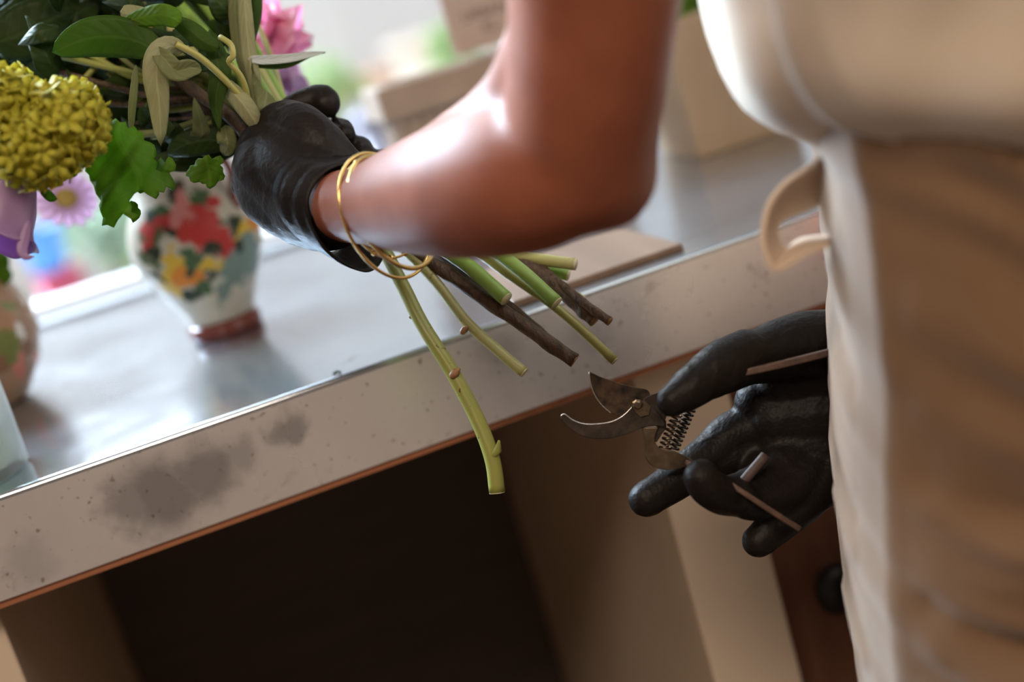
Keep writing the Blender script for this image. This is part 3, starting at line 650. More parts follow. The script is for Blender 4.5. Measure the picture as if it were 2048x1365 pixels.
# --- named leaves near the fist
leaf(S4, [(487,-40,.765),(492,40,.765),(500,120,.766),(512,180,.768),(522,240,.770)], 30, M['lf_pale'], fold=.35, a=.25, b=.35, seed=1)
leaf(S4, [(472,-60,.775),(470,20,.77),(478,100,.772),(498,175,.775)], 26, M['lf_sage'], fold=.4, a=.25, b=.5, seed=2)
leaf(S6, [(497,118,.772),(498,70,.774),(506,30,.776),(508,-20,.778),(500,-70,.78)], 34, M['lf_mid'], fold=.5, a=.5, b=.6, seed=3, roll=.4)
leaf(S2, [(495,118,.765),(530,120,.768),(580,116,.772),(620,109,.776),(651,104,.78)], 19, M['lf_silver'], fold=-.2, a=.35, b=.8, seed=4, roll=.15)
leaf(S2, [(500,130,.768),(530,128,.772),(575,124,.776),(615,113,.779),(650,104,.782)], 24, M['lf_mid'], fold=.6, wave=.12, a=.4, b=.9, seed=5, roll=.9)
sheet(S2, [(502,120),(512,150),(528,178),(545,192),(556,212),(548,232),(534,246),(522,250),(514,220),(506,180)], lambda x, y: .762+.00008*(x-520)-.0000015*(y-190)**2, 9, M['lf_sage'], jag=.8, seed=8)
leaf(S5, [(440,150,.757),(462,180,.752),(488,210,.75),(508,240,.752),(528,272,.757)], 40, M['lf_pale'], fold=.55, wave=.05, a=.6, b=.6, seed=6)
leaf(S4, [(418,60,.752),(430,105,.747),(440,150,.746),(432,200,.748),(440,265,.752)], 46, M['lf_mid'], fold=.3, a=.6, b=.9, seed=7)
leaf(S5, [(372,100,.735),(340,92,.728),(318,110,.722),(312,150,.72),(318,210,.722),(322,292,.728)], 52, M['lf_pale'], fold=.3, wave=.06, a=.5, b=.5, seed=9, roll=.2)
leaf(S5, [(308,96,.724),(330,120,.718),(352,142,.718),(382,136,.722),(404,140,.726)], 42, M['lf_sage'], fold=-.4, wave=.06, a=.5, b=.6, seed=10)
leaf(S1, [(250,42,.735),(290,34,.73),(330,30,.725),(362,45,.725)], 44, M['lf_bright'], fold=.3, a=.5, b=.3, seed=11)
leaf(S1, [(340,36,.735),(380,60,.735),(410,84,.737),(440,96,.74)], 40, M['lf_mid'], fold=.4, a=.5, b=.5, seed=12)
leaf(S2, [(330,110,.735),(260,78,.735),(180,76,.735),(105,105,.74)], 84, M['lf_mid'], fold=.2, a=.6, b=.6, seed=13, roll=.1)
leaf(S1, [(330,40,.75),(285,34,.745),(240,24,.742)], 40, M['lf_pale'], fold=.3, a=.5, b=.3, seed=14)
leaf(S5, [(272,130,.735),(268,180,.733),(264,220,.735),(262,262,.74)], 16, M['lf_sage'], fold=.3, a=.4, b=.4, seed=15)
leaf(S8, [(520,262,.775),(490,240,.772),(450,190,.772),(420,120,.775)], 34, M['lf_sage'], fold=.5, a=.5, b=.7, seed=16)
leaf(S9, [(470,290,.77),(420,280,.765),(370,290,.765),(335,310,.77)], 58, M['lf_dark'], fold=.3, a=.6, b=.7, seed=17)
leaf(S9, [(450,250,.762),(452,270,.76),(455,290,.76),(448,310,.765)], 40, M['lf_sage'], fold=.3, wave=.12, a=.5, b=.5, seed=18)
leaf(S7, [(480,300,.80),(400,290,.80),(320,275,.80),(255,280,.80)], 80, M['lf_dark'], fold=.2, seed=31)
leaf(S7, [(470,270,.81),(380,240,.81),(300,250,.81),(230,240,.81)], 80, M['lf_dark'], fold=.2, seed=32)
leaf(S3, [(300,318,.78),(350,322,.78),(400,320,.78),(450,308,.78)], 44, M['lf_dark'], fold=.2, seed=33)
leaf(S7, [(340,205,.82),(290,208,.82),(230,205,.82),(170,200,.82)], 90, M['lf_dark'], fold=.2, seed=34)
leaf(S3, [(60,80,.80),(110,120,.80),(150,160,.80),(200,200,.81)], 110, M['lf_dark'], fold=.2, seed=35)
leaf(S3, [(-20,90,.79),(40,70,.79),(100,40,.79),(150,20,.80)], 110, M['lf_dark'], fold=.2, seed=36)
# looped yellow stalks
obj('stalk', MB().tube(catmull([list(at(*p)) for p in ((352,88,.73),(400,115,.735),(450,160,.745),(500,215,.758),(535,265,.768))], 24), 7*.75/FPX, 10), M['st_yellow'], S5)
obj('stalk', MB().tube(catmull([list(at(*p)) for p in ((440,74,.742),(462,90,.738),(466,112,.738),(458,124,.74),(480,150,.746),(492,180,.752),(497,215,.76))], 26), 6*.75/FPX, 10), M['st_yellow'], S2)
obj('stalk', MB().tube(catmull([list(at(*p)) for p in ((350,155,.775),(400,190,.772),(450,225,.77),(500,275,.772))], 16), 13*.77/FPX, 10), M['wood_st'], S7)

r = random.Random(21)
for i in range(16):
    y0 = 120+i*13+r.uniform(-8, 8); d0 = r.uniform(.775, .83); h_ = [S1, S2, S4, S5, S7, S9, S10, S3b][i % 8]
    P = [list(at(*p)) for p in ((150+r.uniform(-40, 60), y0-60*(i < 8)+r.uniform(-20, 20), d0+.01), (300+r.uniform(-20, 20), y0+r.uniform(-15, 15), d0), (430, 205+(y0-205)*.6+r.uniform(-8, 8), .785), (540, 275+r.uniform(-25, 25), .782))]
    obj('stalk', MB().tube(catmull(P, 16), r.uniform(3.5, 8)*.78/FPX, 8), r.choice([M['st_green'], M['wood_st'], M['st_green'], M['lf_sage']]), h_)
# --- dense foliage, upper left: many leaves on every stem
r = random.Random(5)
hosts = [S1, S2, S3, S3b, S4, S5, S6, S7, S7b, S8, S9, S10]
poly_ok = lambda x, y: (y < 330-.02*x and x < 470-.02*y and not (x > 300 and y > 300))
n = 0
while n < 150:
    x, y = r.uniform(-60, 470), r.uniform(-70, 318)
    if not poly_ok(x, y): continue
    d = r.uniform(.765, .87); h = hosts[n % len(hosts)]
    a = math.atan2(y-330, x-560)+r.uniform(-1.2, 1.2)+PI*0
    L = r.uniform(80, 150); bx, by = x-math.cos(a)*L*.5, y-math.sin(a)*L*.5
    ex, ey = x+math.cos(a)*L*.5, y+math.sin(a)*L*.5
    if ex > 480 or bx > 500 or max(by, ey) > 325: continue
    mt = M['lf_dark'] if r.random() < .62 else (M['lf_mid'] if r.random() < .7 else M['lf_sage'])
    if x < 260 and r.random() < .7: mt = M['lf_dark']  # more dark leaves this side: shade of the dense mass put into colour
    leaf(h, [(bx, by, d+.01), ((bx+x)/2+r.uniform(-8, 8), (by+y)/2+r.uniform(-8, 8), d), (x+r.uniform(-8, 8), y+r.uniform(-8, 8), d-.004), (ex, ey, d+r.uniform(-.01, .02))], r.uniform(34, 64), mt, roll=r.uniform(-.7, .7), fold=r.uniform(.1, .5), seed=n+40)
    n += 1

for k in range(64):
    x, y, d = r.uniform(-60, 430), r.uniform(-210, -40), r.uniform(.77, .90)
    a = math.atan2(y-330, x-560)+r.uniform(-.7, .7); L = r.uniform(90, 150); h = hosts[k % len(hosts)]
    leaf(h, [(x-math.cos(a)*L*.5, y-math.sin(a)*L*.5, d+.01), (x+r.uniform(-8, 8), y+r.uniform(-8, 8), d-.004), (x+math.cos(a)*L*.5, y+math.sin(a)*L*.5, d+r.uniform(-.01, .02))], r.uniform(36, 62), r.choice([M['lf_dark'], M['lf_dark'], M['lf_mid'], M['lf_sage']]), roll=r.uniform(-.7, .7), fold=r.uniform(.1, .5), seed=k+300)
ruffle(S2, 150, -150, .82, 60, M['palepink'], 14, 15)
ruffle(S4, 205, -165, .84, 60, M['pink'], 14, 16)
ruffle(S10, 400, -175, .90, 60, M['palepink'], 14, 17)
# ------------------------------------------------------------------ flowers in the left jar
def daisy(label, path, hx, hy, hd, rpx, seed):
    r = random.Random(seed); c = at(hx, hy, hd); R = rpx*hd/FPX
    t = thing('daisy', label, 'flower', Vector(K)+Vector((0, 0, .10)), 'flowers standing in the left jar')
    P = [list(Vector(K)+Vector(q)) for q in path]+[list(c)]
    obj('stem', MB().tube(catmull(P, 24), .0016, 8), M['st_green'], t)
    n = Vector((.25, -.85, .45)).normalized(); u = n.cross(Vector((0, 0, 1))).normalized(); w = n.cross(u)
    mb = MB()
    for i in range(15):
        a = 2*PI*i/15; dv = u*math.cos(a)+w*math.sin(a)
        Q = [c+dv*R*.2, c+dv*R*.6+n*R*.08, c+dv*R*(1+.1*r.random())-n*R*.05]
        mb.add(*blade_mesh([list(q) for q in Q], R*.42, fold=.2, a=.6, b=.4, nu=8, nv=5, ref=tuple(n)))
    obj('petals', mb, M['palepink'], t, normals=False, solid=.0003)
    v = MB().lathe([(.001, .5), (.5, .42), (.86, .2), (1, 0), (.7, -.25), (.001, -.3)], (0, 0, 0), 20, cap=False)
    q = n.to_track_quat('Z', 'Y'); cm = MB(); cm.add([c+q @ (Vector(p)*R*.36)+n*R*.06 for p in v.v], v.f)
    obj('centre', cm, M['ochre'], t)
daisy('pale pink daisy with ochre centre, blurred behind the big lobed leaf', [(0, 0, .03), (.01, 0, .11), (.03, 0, .16)], 132, 398, .98, 62, 2)
t = thing('leafy_sprig', 'green leafy sprig standing in the jar at left edge', 'plant', Vector(K)+Vector((0, 0, .1)), 'flowers standing in the left jar')
obj('stem', MB().tube(catmull([list(K+Vector((0, 0, .04))), list(K+Vector((.004, -.01, .12))), list(at(-10, 470, .99))], 16), .0028, 8), M['st_bright'], t)
for i, (x, y) in enumerate(((10,505),(22,540),(-20,500),(2,480))):
    leaf(t, [(-20, 560, 1.0), ((x-20)/2, (y+560)/2, .995), (x, y, .985)], 44, M['lf_bright'], fold=.3, a=.5, b=.6, seed=i)

# ------------------------------------------------------------------ glass tumbler, lower left
gmt, nt, b = mat_new('clear_glass'); out = nt.nodes['Material Output']; b.inputs['Base Color'].default_value = (.86, .90, .90, 1); b.inputs['Roughness'].default_value = .08
tr = nt.nodes.new('ShaderNodeBsdfTransparent'); tr.inputs[0].default_value = (.94, .97, .95, 1); lw = nt.nodes.new('ShaderNodeLayerWeight'); lw.inputs[0].default_value = .35
mx = nt.nodes.new('ShaderNodeMixShader'); nt.links.new(lw.outputs['Facing'], mx.inputs[0]); nt.links.new(tr.outputs[0], mx.inputs[1]); nt.links.new(b.outputs[0], mx.inputs[2]); nt.links.new(mx.outputs[0], out.inputs[0])
wmt = simple('cloudy_water', (.62, .66, .58), .15, transl=(.6, (.75, .80, .70)))
G = onplane(-92, 1010, 2, .900); gd = (G-CAMP).dot(fwd)
G = Vector((G.x, .052, .900)); gd = (G-CAMP).dot(fwd)
# radius so that the wall comes to the observed right edge
e = onplane(62, 925, 1, G.y); Rg = e.x-G.x
Rg = min(Rg, 0.046)
G.x = e.x-Rg
t = thing('tumbler', 'clear glass tumbler of cloudy water at lower left frame edge', 'glass', G)
H = .075
obj('glass', MB().lathe([(.001, 0), (Rg-.003, 0), (Rg, .003), (Rg, H*.5), (Rg, H), (Rg-.0012, H+.0008), (Rg-.0024, H), (Rg-.0024, .007), (.001, .006)], G, 56, cap=False), gmt, t)
obj('water', MB().lathe([(.001, .0064), (Rg-.0032, .0074), (Rg-.0032, H*.42), (.001, H*.42)], G, 56, cap=False), wmt, t)

# ------------------------------------------------------------------ fluted planter with sign card, pot on the right, brown board
M['taupe'] = simple('taupe_planter', (0.30, 0.215, 0.155), 0.6, var=(0.36, 0.26, 0.19), vscale=18, bscale=120, bstr=.25)
px0 = at(750, 182, 1.18); PX, PY = px0.x, px0.y; PW, PD, PH = .205, .078, px0.z-.9
t = thing('planter', 'taupe fluted rectangular planter behind the raised forearm', 'planter', (PX+PW/2, PY+PD/2, .9))
body = MB(); n = 22; ring = []
loop = [(PX+.010, PY+.010), (PX+PW-.010, PY+.010), (PX+PW-.010, PY+PD-.010), (PX+.010, PY+PD-.010)]
pts = []
for i in range(4):
    a, bb = Vector(loop[i]), Vector(loop[(i+1) % 4]); k = int((bb-a).length/.0012); nn = Vector(((bb-a).y, -(bb-a).x)).normalized()
    for j in range(k):
        q = a+(bb-a)*j/k; fl = .0028*abs(math.sin((bb-a).length*j/k/.0125*PI)); pts.append(q+nn*fl)
body.rings([[(q.x, q.y, .9) for q in pts], [(q.x, q.y, .9+PH-.028) for q in pts]])
obj('body', body, M['taupe'], t, smooth=False)
rm = MB().box((PX, PY, .9+PH-.028), (PX+PW, PY+.014, .9+PH)).box((PX, PY+PD-.014, .9+PH-.028), (PX+PW, PY+PD, .9+PH)).box((PX, PY+.014, .9+PH-.028), (PX+.014, PY+PD-.014, .9+PH)).box((PX+PW-.014, PY+.014, .9+PH-.028), (PX+PW, PY+PD-.014, .9+PH))
obj('rim', rm, M['taupe'], t, smooth=False, bevel=.0012)
M['soil'] = simple('soil', (0.04, 0.028, 0.02), 0.95, var=(0.07, 0.05, 0.035), vscale=200, bscale=400, bstr=1)
obj('soil', MB().box((PX+.0145, PY+.0145, .9+PH-.0275), (PX+PW-.0145, PY+PD-.0145, .9+PH-.014)), M['soil'], t, smooth=False)
# sign card
M['card'] = simple('pinkish_card', (0.46, 0.34, 0.28), 0.8, var=(0.49, 0.37, 0.31), vscale=10)
M['ink'] = simple('grey_brown_ink', (0.14, 0.10, 0.085), 0.8)
cy = PY+.016
bl = onplane(912, 116, 1, cy); cw = .12; ch = .12
t = thing('sign_card', 'pinkish beige sign card with faint lettering above the fluted planter', 'sign', (bl.x+cw/2, cy, .9+PH-.014))
obj('card', MB().box((bl.x, cy, bl.z+.0015), (bl.x+cw, cy+.002, bl.z+ch)), M['card'], t, smooth=False)
for px in (934, 984, 1040):
    p = onplane(px, 105-(px-934)*.3, 1, cy)
    obj('stake', MB().box((p.x-.001, cy-.001, .9+PH-.020), (p.x+.001, cy+.003, bl.z+.012)), M['card'], t, smooth=False)
def text_obj(s_, size, loc, parent):
    cu = bpy.data.curves.new('lettering', 'FONT'); cu.body = s_; cu.size = size; cu.extrude = .0002
    o = bpy.data.objects.new('lettering', cu); COL.objects.link(o)
    dg = bpy.context.evaluated_depsgraph_get(); dg.update(); me = bpy.data.meshes.new_from_object(o.evaluated_get(dg)); bpy.data.objects.remove(o)
    me.transform(Matrix.Rotation(PI/2, 4, 'X')); me.transform(Matrix.Translation(Vector(loc)))
    return obj('lettering', me, M['ink'], parent, smooth=False, normals=False)
p1 = onplane(926, 46, 1, cy); text_obj('URBAN', .0125, (p1.x, cy-.0002, p1.z), t)
p2 = onplane(968, 64, 1, cy); text_obj('KL', .0115, (p2.x, cy-.0002, p2.z), t)
# square tan pot with plant
p = onplane(1397, 322, 2, .9); s_ = .10; ph = .118
M['tanpot'] = simple('tan_pot', (0.42, 0.30, 0.19), 0.75, var=(0.50, 0.37, 0.24), vscale=14, bscale=100, bstr=.3)
t = thing('plant_pot', 'square tan pot with green leaves, behind the elbow', 'pot', (p.x+s_/2, p.y+s_/2, .9))
def sq(a, z): return [(p.x+s_/2+q*a, p.y+s_/2+w_*a, .9+z) for q, w_ in ((-1, -1), (1, -1), (1, 1), (-1, 1))]
obj('pot', MB().rings([sq(.046, 0), sq(.052, ph), sq(.047, ph), sq(.044, .08)]), M['tanpot'], t, smooth=False, bevel=.002)
for i, (x, y, d) in enumerate(((1378,20,1.19),(1366,50,1.19),(1420,-30,1.21),(1480,-40,1.22),(1385,-20,1.22),(1440,0,1.2))):
    b0 = Vector((p.x+s_/2, p.y+s_/2, .9+.09)); e_ = at(x, y, d); mid = (b0+e_)/2+Vector((0, 0, .03))
    mb = MB(); mb.add(*blade_mesh([list(b0), list(mid), list(e_)], .035, fold=.3, a=.9, b=.6)); obj('leaf', mb, M['lf_bright'], t, normals=False, solid=.0004)
# flat brown board
t = obj('board', MB().box((.188, .016, .9), (.302, .135, .9045)), wood('brown_board', (0.13, 0.075, 0.045), (0.19, 0.115, 0.07), .5), None, smooth=False, bevel=.0008)
tag(t, 'flat brown board lying on the counter under the elbow', 'board')
t = MB().tube([onplane(668, 748, 2, .9012), onplane(676, 743, 2, .9014), onplane(680, 745, 2, .9012)], .0009, 6, round_ends=True)
tag(obj('petal_scrap', t, M['lf_dark'], None), 'tiny dark plant scrap on the counter edge below the jug', 'scrap')

# ------------------------------------------------------------------ person
per = thing('person', 'person in cream shirt and tan trousers, black gloves, trimming the bouquet', 'person', (.33, -.25, 0))
def ch(*pts): return [(at(x, y, d), r*d/FPX) for x, y, d, r in pts]
FD = Vector((-.90, .436, 0)).normalized(); RD = Vector((.436, .90, 0)).normalized()
BC = Vector((.325, -.245, 0))
def bp(f, rgt, z): return BC+FD*f+RD*rgt+Vector((0, 0, z))
# --- trousers and shirt: lofts fitted to their front outline
def outline(poly):
    ys = [p[1] for p in poly]; xs = [p[0] for p in poly]
    return lambda y: float(np.interp(y, ys, xs))
Rh = Vector((math.cos(YAW), -math.sin(YAW), 0))
def fit_ring(z, a, b_, ex, xt, c0, n=120):
    c = c0.copy()
    for it in range(14):
        ring = []
        for j in range(n):
            q = 2*PI*j/n; cs, sn = math.cos(q), math.sin(q)
            ring.append(c+FD*(a*math.copysign(abs(cs)**(2/ex), cs))+RD*(b_*math.copysign(abs(sn)**(2/ex), sn))+Vector((0, 0, z)))
        best = min(((proj(x)[0]-xt(proj(x)[1])), proj(x)[2]) for x in ring)
        c = c-Rh*(best[0]*best[1]/FPX)*.8
    return ring, c
TX = outline([(1600,200),(1622,290),(1636,380),(1640,450),(1654,560),(1652,640),(1656,800),(1658,900),(1668,960),(1678,1060),(1693,1200),(1716,1365),(1762,1550),(1850,1900)])
SX = outline([(1350,-250),(1376,-100),(1393,0),(1413,80),(1440,150),(1478,212),(1540,258),(1622,290),(1700,310)])
# trouser cross-section in (front, right): soft side, pressed seam near the front, flat front panel
_pf = catmull([(-.115, 0), (-.108, -.07), (-.075, -.135), (-.02, -.166), (.03, -.163), (.072, -.149), (.101, -.130)], 40)[:-1]
_fp = catmull([(.101, -.130), (.110, -.098), (.114, -.062), (.115, 0)], 24)
_half = np.vstack([_pf, _fp])
PROF = np.vstack([_half, np.array([(f, -q) for f, q in _half[::-1]])[1:-1]])
def fit_prof(z, sc, xt, c0):
    c = c0.copy()
    for it in range(14):
        ring = [c+FD*(f*sc)+RD*(q*sc)+Vector((0, 0, z)) for f, q in PROF]
        best = min(((proj(x)[0]-xt(proj(x)[1])), proj(x)[2]) for x in ring)
        c = c-Rh*(best[0]*best[1]/FPX)*.8
    return ring, c
TR_, SR_ = [], []; c = BC.copy()
for z in np.linspace(1.04, .60, 130):
    ring, c = fit_prof(z, .94+.06*min(1, (1.04-z)/.18), TX, c); TR_.append(ring)
cL = c.copy(); cc_ = BC.copy()
_sp = np.vstack([catmull([(-.125, 0), (-.118, -.08), (-.08, -.15), (-.02, -.180), (.03, -.176), (.066, -.158), (.086, -.140)], 44)[:-1], catmull([(.086, -.140), (.097, -.122), (.100, -.106)], 8)[:-1], catmull([(.100, -.106), (.118, -.080), (.128, -.04), (.130, 0)], 22)])
SPROF = np.vstack([_sp, np.array([(f, -q) for f, q in _sp[::-1]])[1:-1]])
for z in np.concatenate([np.linspace(.968, 1.06, 17), [1.08, 1.10, 1.13, 1.16, 1.19]]):
    k_ = .945+.055*min(1, max(0, (z-.968)/.05))**.6
    c_ = cc_.copy()
    for it in range(14):
        ring = [c_+FD*(f*k_)+RD*(q*k_)+Vector((0, 0, z)) for f, q in SPROF]
        best = min(((proj(x)[0]-SX(proj(x)[1])), proj(x)[2]) for x in ring)
        c_ = c_-Rh*(best[0]*best[1]/FPX)*.8
    cc_ = c_; SR_.append(ring)
cS = cc_.copy()
print('CENTRES', BC, cL, cS)
BC = (cL+cS)/2
skin = [
    ch((1200,348,.578,118),(1120,345,.580,150),(1040,352,.592,160),(950,372,.612,148),(870,388,.640,128),(800,400,.668,106),(745,408,.690,86),(690,412,.715,74),(640,410,.735,72),(590,370,.755,66)),
    ch((1190,-120,.535,185),(1188,0,.545,176),(1178,130,.555,166),(1168,240,.566,158),(1176,330,.577,142)),
    ch((1215,330,.580,95),(1228,400,.580,62)),
    ch((1085,90,.566,82),(1045,180,.585,78),(985,238,.606,70),(920,288,.628,70),(860,335,.645,68)),
    [(at(1190,-120,.535), .034), (at(1190,-420,.50), .038), (bp(.01, -.165, 1.30), .05), (bp(0, -.06, 1.35), .06)],
    [(bp(0, 0, .90), .07), (bp(0, 0, 1.05), .07), (bp(0, 0, 1.2), .08), (bp(0, 0, 1.33), .07)],
    [(bp(0, -.06, .92), .07), (bp(0, -.07, 1.05), .06), (bp(0, -.08, 1.2), .065), (bp(0, -.08, 1.3), .06)],
    [(bp(0, .06, .92), .07), (bp(0, .07, 1.05), .06), (bp(0, .08, 1.2), .065), (bp(0, .08, 1.3), .06)],
    [(bp(.01, 0, 1.33), .055), (bp(.03, 0, 1.46), .05)],
    [(bp(0, .10, 1.33), .05), (bp(0, .165, 1.29), .045), (bp(-.04, .185, 1.12), .038), (at(2080,470,.80), .035)],
    [(at(2080,470,.80), .036), (at(1940,640,.76), .031), (at(1820,760,.742), .024), (at(1720,790,.742), .022)],
    [(bp(0, -.07, .92), .07), (bp(0, -.08, .72), .065), (bp(.01, -.085, .45), .052), (bp(-.01, -.085, .25), .045), (bp(-.02, -.085, .07), .034), (bp(.05, -.085, .035), .03), (bp(.12, -.085, .028), .026)],
    [(bp(0, .07, .92), .07), (bp(0, .08, .72), .065), (bp(.01, .085, .45), .052), (bp(-.01, .085, .25), .045), (bp(-.02, .085, .07), .034), (bp(.05, .085, .035), .03), (bp(.12, .085, .028), .026)],
]
organic('body', skin, M['skin'], per, voxel=.0034, smooth=8)

# --- left glove gripping the stems
GL = [
    ch((680,415,.722,80),(640,420,.735,84),(590,382,.75,86),(548,335,.757,84)),
    ch((650,445,.735,58),(590,432,.745,56),(530,395,.755,52),(505,355,.762,44)),
    ch((640,380,.735,84),(580,330,.748,80),(530,300,.76,58)),
    ch((728,366,.745,36),(676,330,.740,50),(635,286,.740,52),(598,252,.746,48),(560,242,.757,40),(525,262,.768,34)),
    ch((545,262,.775,30),(585,222,.780,30),(622,202,.781,31),(648,198,.780,30),(653,208,.777,29)),
    ch((505,300,.775,30),(560,270,.795,26),(630,262,.80,25),(680,258,.785,23),(692,268,.776,20)),
    ch((492,335,.775,30),(560,320,.80,26),(660,312,.80,25),(716,294,.785,23),(730,308,.775,20)),
    ch((490,370,.772,30),(560,370,.795,24),(680,350,.795,22),(755,318,.783,18),(778,315,.776,16)),
]
nA = [(640,302,.735),(585,318,.716),(548,368,.712),(552,420,.714),(585,468,.722),(630,496,.733),(668,505,.747),(688,475,.765),(700,430,.772),(700,385,.772),(700,340,.765),(690,312,.752),(665,302,.742)]
nB = [(700,320,.717),(648,343,.704),(616,395,.701),(624,450,.703),(657,505,.710),(700,537,.722),(738,546,.737),(764,520,.757),(774,460,.766),(778,400,.766),(774,345,.76),(752,315,.745),(728,312,.731)]
cuff = MB(); RR = []
for k in range(9):
    t_ = k/8; row = []
    for a_, b_ in zip(nA, nB):
        q = [a_[i]*(1-t_)+b_[i]*t_ for i in range(3)]; row.append(at(*q))
    cc = sum((Vector(x) for x in row), Vector())/len(row)
    row = [cc+(Vector(x)-cc)*(1+.018*math.sin(k*2.1+j*1.3)) for j, x in enumerate(row)]
    RR.append([list(x) for x in catmull([list(x) for x in row]+[list(row[0])], 53)[:-1]])
ins = [[list(Vector(x)+(sum((Vector(y) for y in rr), Vector())/len(rr)-Vector(x))*.035) for x in rr] for rr in RR[::-1]]
cuff.rings(RR+ins, cap=False, closed=True)
def wrinkle(amp, k1, seedv):
    dv = np.array(seedv)
    def f(c, n):
        t = c@dv; ph = np.sin(c@np.array([37, 61, 23.]))*1.5+np.sin(c@np.array([-71, 20, 90.]))
        a = np.sin(t*k1+ph*2.0); a = 1-np.abs(a)
        return c+n*(amp*(a**3-.3))[:, None]
    return f
organic('glove', GL, M['glove'], per, voxel=.0014, smooth=4, extra=cuff, post=wrinkle(.0004, 120, (.75, .2, .6)))

# --- right glove holding the secateurs
GR_ = [
    ch((1760,720,.738,88),(1690,702,.733,84),(1600,695,.727,72),(1520,712,.719,56),(1490,716,.715,57),(1442,737,.708,55),(1405,760,.703,46),(1380,778,.700,43),(1344,802,.698,33)),
    ch((1760,800,.745,104),(1640,825,.745,92),(1552,838,.745,76)),
    ch((1760,880,.745,84),(1650,895,.742,72),(1560,885,.742,60)),
    ch((1700,770,.742,80),(1600,770,.742,60),(1515,805,.742,48)),
    ch((1660,900,.745,70),(1560,905,.745,56),(1490,905,.744,44),(1440,925,.738,30)),
    ch((1660,940,.74,60),(1580,945,.738,48),(1520,940,.735,40)),
    ch((1640,740,.736,70),(1560,770,.738,52)),
    ch((1570,850,.745,60),(1475,866,.745,50),(1424,906,.741,44),(1362,955,.733,41),(1292,1000,.726,36)),
    ch((1600,905,.738,48),(1520,968,.722,44),(1460,992,.704,42),(1420,978,.692,40),(1403,956,.689,38)),
    ch((1640,925,.738,50),(1570,985,.724,48),(1500,1003,.711,40),(1478,992,.702,34)),
    ch((1672,925,.738,56),(1615,990,.730,49),(1562,1042,.724,41),(1516,1084,.720,33)),
]
organic('glove', GR_, M['glove'], per, voxel=.0014, smooth=3, post=wrinkle(.0004, 130, (.5, .2, -.8)))

# --- trousers and shirt
tr = MB()
def folds(ring, k):
    out_ = []; cc = sum(ring, Vector())/len(ring)
    for i, q in enumerate(ring):
        f, r_ = PROF[i]; e_ = (q-cc); n_ = e_.normalized()
        t_ = q.z*1.0-f*.8
        ph = 1.6*math.sin(t_*31+f*22)+1.1*math.sin(f*55-t_*12); w = .50*math.sin(t_*190+ph)+.55*math.sin(t_*96+ph*.8+1.0)+.25*math.sin(t_*330+2*ph)
        sm = min(1, max(.25, (.085-f)/.03)) if r_ < -.02 and f < .08 else (.35 if r_ < -.02 else 0.1)
        if abs(f-.101) < .010 and r_ < 0: sm *= .3
        out_.append(q+n_*(.0068*w*sm))
    return out_
tr.rings([folds(x, i) for i, x in enumerate(TR_)])
for sgn in (-1, 1):
    q0 = cL+RD*(.078*sgn); L_ = [(q0+Vector((0, 0, .70)), .080), (q0+FD*-.01+Vector((0, 0, .45)), .08), (q0+FD*-.02+Vector((0, 0, .22)), .075), (q0+FD*-.02+Vector((0, 0, .06)), .07)]
    tr.tube([list(p_) for p_, _ in L_], [r_ for _, r_ in L_], 32)
obj('trousers', tr, M['trouser'], per)
sh = MB(); R_ = list(SR_)
for z, k_ in [(1.24, .98), (1.29, .90), (1.33, .78), (1.37, .5)]:
    t_ = (z-1.19)/.18; c_ = cS*(1-t_)+BC*t_
    R_.append([Vector((c_.x, c_.y, 0))+FD*(f*k_)+RD*(q*k_*(1.15 if z < 1.35 else .9))+Vector((0, 0, z)) for f, q in SPROF])
R2 = []
for i, ring in enumerate(R_):
    cc = sum(ring, Vector())/len(ring); out_ = []
    for j, q in enumerate(ring):
        f, r_ = SPROF[j]; n_ = (q-cc); n_.z = 0; n_.normalize(); z = q.z
        w = .0030*math.sin(f*70+z*55+1.0)+.0022*math.sin(f*38-z*90+2)+.0012*math.sin(f*150+z*120)
        out_.append(q+n_*w*(1 if f < .085 else .35))
    R2.append(out_)
sh.rings(R2, cap=False)
for sgn, el in ((-1, at(1190,-420,.50)), (1, bp(-.04, .185, 1.12))):
    s0 = bp(.01, .10*sgn, 1.32); s1 = bp(.01, .165*sgn, 1.30); pth = catmull([list(s0), list(s1), list(s1*.35+el*.65)], 12)
    sh.tube(pth, np.linspace(.062, .058, 12), 28)
obj('shirt', sh, M['shirt'], per, normals=False)
# canvas strap looping from the waistband
A_ = [(1660,300),(1610,338),(1570,366),(1540,405),(1528,445),(1526,485),(1536,520),(1550,541),(1580,528),(1610,508),(1660,488)]
B_ = [(1660,398),(1620,416),(1585,430),(1560,444),(1552,462),(1556,482),(1566,496),(1578,500),(1590,488),(1612,478),(1660,474)]
qa = catmull([list(at(x, y, .585)) for x, y in A_], 44); qb = catmull([list(at(x, y, .612)) for x, y in B_], 44)
st = MB(); V = []
for i in range(44):
    for j in range(5): V.append(qa[i]*(1-j/4)+qb[i]*j/4)
st.add(V, [(i*5+j, i*5+j+1, (i+1)*5+j+1, (i+1)*5+j) for i in range(43) for j in range(4)])
obj('waist_strap', st, M['strap'], per, normals=False, solid=.0022, bevel=.0006)

